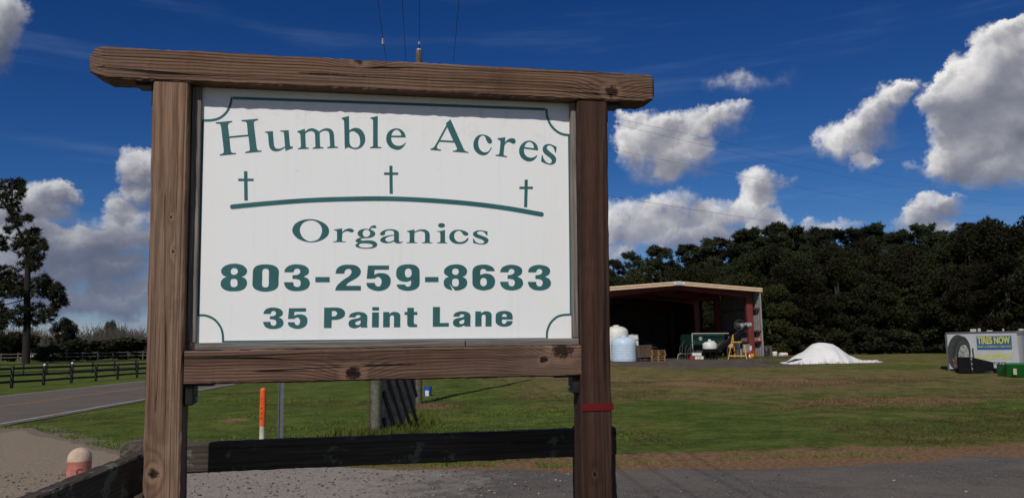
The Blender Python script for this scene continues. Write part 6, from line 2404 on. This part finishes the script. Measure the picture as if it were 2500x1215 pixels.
# ------------------------------------------------------------------ left background
def lone_pine():
    """the tall crooked pine at the left edge"""
    Y = 92.0
    o = onground(66, Y)
    t = empty('tall_pine', o)
    tag(t, 'tall crooked dark pine standing alone at the left edge', 'tree')
    P = lambda px, py, dy=0.0: at(px, py, Y + dy) - o
    k = Y / FPX
    r = np.random.default_rng(77)
    m = MB()
    m.tube([Vector((0, 0, -.4)), P(66, 800), P(66, 720), P(68, 640), P(66, 600), P(52, 575), P(38, 548), P(26, 520), P(28, 490), P(32, 455), P(30, 440)],
           [9 * k, 8 * k, 7.2 * k, 6 * k, 4.6 * k, 3.4 * k, 3 * k, 2.6 * k, 2.2 * k, 1.4 * k, .6 * k], 12)
    br = [((26, 520), (8, 500)), ((28, 490), (52, 470)), ((40, 552), (70, 535)), ((52, 575), (74, 560)), ((66, 605), (-20, 568)), ((66, 630), (-10, 598)), ((68, 625), (108, 605)), ((66, 690), (-5, 690)), ((66, 700), (120, 690)),
          ((120, 690), (150, 735)), ((66, 730), (-30, 760)), ((66, 740), (100, 700)), ((66, 770), (-20, 765)), ((66, 760), (150, 790))]
    for a, b in br:
        dy = r.uniform(-1.2, 1.2)
        A, Bp = P(*a), P(*b, dy)
        m.tube([A, A.lerp(Bp, .5) + Vector((0, 0, .15)), Bp], [1.7 * k, 1.2 * k, .5 * k], 6)
    m.build('trunk', M_BARK_PINE, t, True)
    cl = [(20, 455, 24, 16), (44, 448, 14, 12), (8, 478, 18, 14), (38, 478, 18, 13), (54, 462, 9, 8), (14, 502, 16, 10), (36, 508, 16, 16), (30, 530, 13, 12), (58, 533, 16, 8), (72, 531, 8, 5), (40, 550, 10, 9),
          (78, 565, 18, 10), (64, 585, 24, 18), (90, 590, 20, 16), (100, 602, 14, 10), (40, 600, 16, 10), (70, 622, 22, 16), (88, 630, 17, 22), (60, 645, 14, 10), (20, 562, 9, 8), (2, 588, 16, 12), (-16, 580, 18, 12), (12, 606, 12, 6), (108, 600, 8, 6), (78, 655, 14, 10),
          (10, 668, 36, 20), (-25, 660, 36, 26), (30, 690, 34, 22), (0, 705, 36, 26), (-30, 720, 36, 26), (40, 712, 22, 16), (62, 700, 18, 22), (100, 685, 18, 16), (118, 700, 20, 18), (138, 705, 14, 14), (95, 712, 20, 14), (128, 722, 16, 12), (150, 728, 14, 14), (158, 738, 9, 8), (140, 745, 14, 9),
          (-10, 760, 26, 18), (20, 768, 20, 12), (52, 755, 14, 12), (90, 755, 24, 14), (112, 772, 20, 16), (86, 780, 18, 14), (130, 760, 16, 12), (40, 785, 18, 10)]
    cs = [tuple(P(c_[0], c_[1], r.uniform(-1.4, 1.4))) for c_ in cl]
    V, F, off = [], [], 0
    for c_, (cx_, cy_, rx, ry) in zip(cs, cl):
        v, f = tufts(r, [c_], [(rx * k * 1.12, rx * k, ry * k * 1.12)], int(8 + rx * ry * .085), 26, .15, .40, .026)
        V.append(v)
        F.append(f + off)
        off += len(v)
    mesh_obj('crown', np_mesh('crown', np.concatenate(V), np.concatenate(F)), L_PINE, t)


lone_pine()
LW = [('oak1', 150, 772, 108, 'rounded dark evergreen just right of the tall pine', .95, L_EVER), ('oak2', 172, 785, 112, 'second dark evergreen right of the tall pine', .8, L_EVER),
      ('oak3', -20, 740, 104, 'dark evergreen cut by the left edge of the view', .9, L_EVER), ('bush0', 110, 838, 100, 'low dark shrub at the foot of the tall pine', 1.4, L_EVER),
      ('bush1', 235, 826, 118, 'left one of the broad dark shrubs beyond the pasture', 2.0, L_EVER), ('bush0', 300, 818, 118, 'middle one of the broad dark shrubs beyond the pasture', 2.2, L_EVER), ('bush1', 352, 822, 120, 'right one of the broad dark shrubs beyond the pasture', 2.0, L_EVER),
      ('bush1', 30, 800, 112, 'dark shrub behind the trunk of the tall pine', 1.6, L_EVER), ('bush0', 160, 820, 106, 'dark shrub under the rounded evergreen', 1.5, L_EVER),
      ('bush0', 190, 840, 116, 'small dark shrub between evergreen and broad shrubs beyond the pasture', 1.6, L_EVER)]
for key, px, py, Y, lab, wd, lf in LW:
    plant(key, px, py, Y, 'evergreen_tree' if key.startswith('oak') else 'evergreen_shrub', lab, lf, M_BARK, 'evergreens beyond the pasture', wd, cat='tree' if key.startswith('oak') else 'shrub')
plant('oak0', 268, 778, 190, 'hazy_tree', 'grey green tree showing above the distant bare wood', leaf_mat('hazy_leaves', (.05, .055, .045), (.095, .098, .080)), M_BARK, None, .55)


def far_wood():
    """leafless wood along the left horizon: one mass"""
    r = np.random.default_rng(5)
    V, F, off = [], [], 0
    A, B2, Cc = [], [], []
    for i in range(900):
        px = r.uniform(-160, 620)
        Y = r.uniform(150, 210)
        o = onground(px, Y)
        h = r.uniform(3.2, 6.2) * (1 + .15 * math.sin(px * .03))
        lean = r.normal(0, .25)
        A.append((o.x + lean * .5, o.y, o.z + h * .5))
        B2.append((lean * .5, 0, h * .5))
        Cc.append((r.uniform(.035, .07), 0, 0))
        nt = 26
        z = r.uniform(.35, 1.02, nt) * h
        sx = r.normal(0, .75, nt)
        for j in range(nt):
            A.append((o.x + lean * z[j] / h + sx[j], o.y + r.normal(0, .6), o.z + z[j]))
            l = r.uniform(.35, .9)
            B2.append((sx[j] * .35, 0, l))
            Cc.append((.028, 0, -.028 * sx[j]))
    v, f = quads(np.array(A), np.array(B2), np.array(Cc))
    o = mesh_obj('bare_wood', np_mesh('bare_wood', v, f), L_TWIG)
    tag(o, 'distant leafless grey brown wood along the left horizon', 'wood', kind='stuff')


far_wood()


# ------------------------------------------------------------------ grass and stones
def blades(name, label, pts, hgt, mat, r, w=.008):
    n = len(pts)
    ang = r.uniform(0, 2 * math.pi, n)
    h = hgt * r.uniform(.5, 1.3, n)
    lean = r.normal(0, .35, (n, 2)) * h[:, None]
    U = np.stack([np.cos(ang), np.sin(ang), np.zeros(n)], 1) * (w * r.uniform(.6, 1.4, n))[:, None]
    V0 = pts - U
    V1 = pts + U
    tip = pts + np.concatenate([lean, h[:, None]], 1)
    V = np.stack([V0, V1, tip], 1).reshape(-1, 3)
    F = np.arange(3 * n).reshape(-1, 3)
    o = mesh_obj(name, np_mesh(name, V, F), mat)
    tag(o, label, 'grass', kind='stuff')


def scatter_grass():
    r = np.random.default_rng(9)

    def field(n, ymin, ymax, pxlo, pxhi):
        # even over the visible wedge
        y = np.sqrt(r.uniform(ymin ** 2, ymax ** 2, n))
        t = r.uniform((pxlo - CX) / FPX, (pxhi - CX) / FPX, n)
        x = t * y
        return x, y

    # tufts
    xs, ys = [], []
    x, y = field(150000, 10.5, 34, -60, 2560)
    side = np.interp(x, [p[0] for p in LANE_FAR], [p[1] for p in LANE_FAR])
    lat = x - (RD_X0 + RD_S * (y - RD_Y0))
    rgt = sm(x, -2.5, 1.0)
    keep = (y - side > .15 + .55 * rgt * (.4 + vnoise(x + 50, y, .8, 61))) & (lat > .25)
    dens = vnoise(x + 70, y + 70, 1.7, 62)
    keep &= r.uniform(0, 1, len(x)) < (.35 + .65 * dens)
    x, y = x[keep], y[keep]
    dry = (vnoise(x + 70, y + 70, 4.5, 63) * .75 + vnoise(x + 10, y + 70, 1.2, 64) * .25 + .36 * sm(x, -1, 4) + .14 * sm(y, 15, 24)) > .70
    z = hz(x, y) - .02
    P = np.stack([x, y, z], 1)
    blades('grass', 'short green grass over the verge and the yard', P[~dry], .050, L_GRASS, r, .012)
    blades('dry_grass', 'short straw coloured grass mixed through the yard', P[dry], .034, L_STRAW, r, .012)
    # ragged lane edge and the foot of posts
    n = 9000
    t = r.uniform(0, 1, n)
    px = np.array([p[0] for p in LANE_FAR])
    py = np.array([p[1] for p in LANE_FAR])
    x = r.uniform(-13, 14, n)
    y = np.interp(x, px, py) + np.abs(r.normal(0, .35, n)) + .15 + .5 * sm(x, -2.5, 1) * vnoise(x + 31, x * 0, .7, 65)
    lat = x - (RD_X0 + RD_S * (y - RD_Y0))
    k = (lat > .15) & (vnoise(x + 31, y, .5, 66) > .45 + .3 * sm(x, -1, 2))
    P = np.stack([x[k], y[k], hz(x[k], y[k]) - .02], 1)
    blades('verge_grass', 'ragged taller grass along the edge of the lane', P, .075, L_GRASS, r, .011)
    # weeds round the gate post, the slats and the covered heap
    Q = []
    for (c, sx, sy, n_) in ((onground(930, 14.9), .45, .35, 1500), (onground(985, 17), .3, 1.6, 1800), (G(1900, 886), .5, .4, 500), (G(2050, 889), 1.8, .25, 160), (onground(1870, 58), 1.2, .6, 900), (onground(1800, 57.2), 1.6, .3, 700)):
        q = np.stack([r.normal(c.x, sx, n_), r.normal(c.y, sy, n_), np.zeros(n_)], 1)
        q[:, 2] = hz(q[:, 0], q[:, 1]) - .02
        Q.append(q)
    blades('weeds', 'tall loose weeds round the gate post and the heap', np.concatenate(Q), .22, L_GRASS, r, .014)


scatter_grass()


def stones():
    r = np.random.default_rng(21)
    n = 5200
    y = r.uniform(6.5, 11.2, n)
    t = r.uniform((-30 - CX) / FPX, (2540 - CX) / FPX, n)
    x = t * y
    side = np.interp(x, [p[0] for p in LANE_FAR], [p[1] for p in LANE_FAR])
    p = .10 + .9 * sm(x, 1.5, -1.0)
    k = (y < side - .05) & (r.uniform(0, 1, n) < p)
    x, y = x[k], y[k]
    n = len(x)
    oc = np.array([[1, 0, 0], [-1, 0, 0], [0, 1, 0], [0, -1, 0], [0, 0, 1], [0, 0, -1]], float)
    fc = np.array([[0, 2, 4], [2, 1, 4], [1, 3, 4], [3, 0, 4], [2, 0, 5], [1, 2, 5], [3, 1, 5], [0, 3, 5]])
    s = .006 + .014 * r.random(n) ** 3
    sc = s[:, None, None] * r.uniform(.6, 1.4, (n, 6, 1))
    V = oc[None] * sc * np.array([1.3, 1.0, .7])
    a = r.uniform(0, 6.28, n)
    ca, sa = np.cos(a)[:, None], np.sin(a)[:, None]
    X = V[:, :, 0] * ca - V[:, :, 1] * sa + x[:, None]
    Yv = V[:, :, 0] * sa + V[:, :, 1] * ca + y[:, None]
    Z = V[:, :, 2] + .015 + (hz(x, y) + s * .3)[:, None]
    V = np.stack([X, Yv, Z], -1).reshape(-1, 3)
    F = (fc[None] + (np.arange(n) * 6)[:, None, None]).reshape(-1, 3)
    m, N, bs = new_mat('loose_stone')
    geo = N.n('ShaderNodeNewGeometry')
    N.set(bs.inputs['Base Color'], N.ramp(geo.outputs['Random Per Island'], [(0, (.05, .047, .045)), (.45, (.12, .11, .10)), (.8, (.20, .185, .17)), (1, (.34, .32, .30))]))
    bs.inputs['Roughness'].default_value = .9
    o = mesh_obj('loose_gravel', np_mesh('loose_gravel', V, F), m)
    tag(o, 'loose gravel scattered over the lane surface', 'gravel', kind='stuff')


stones()
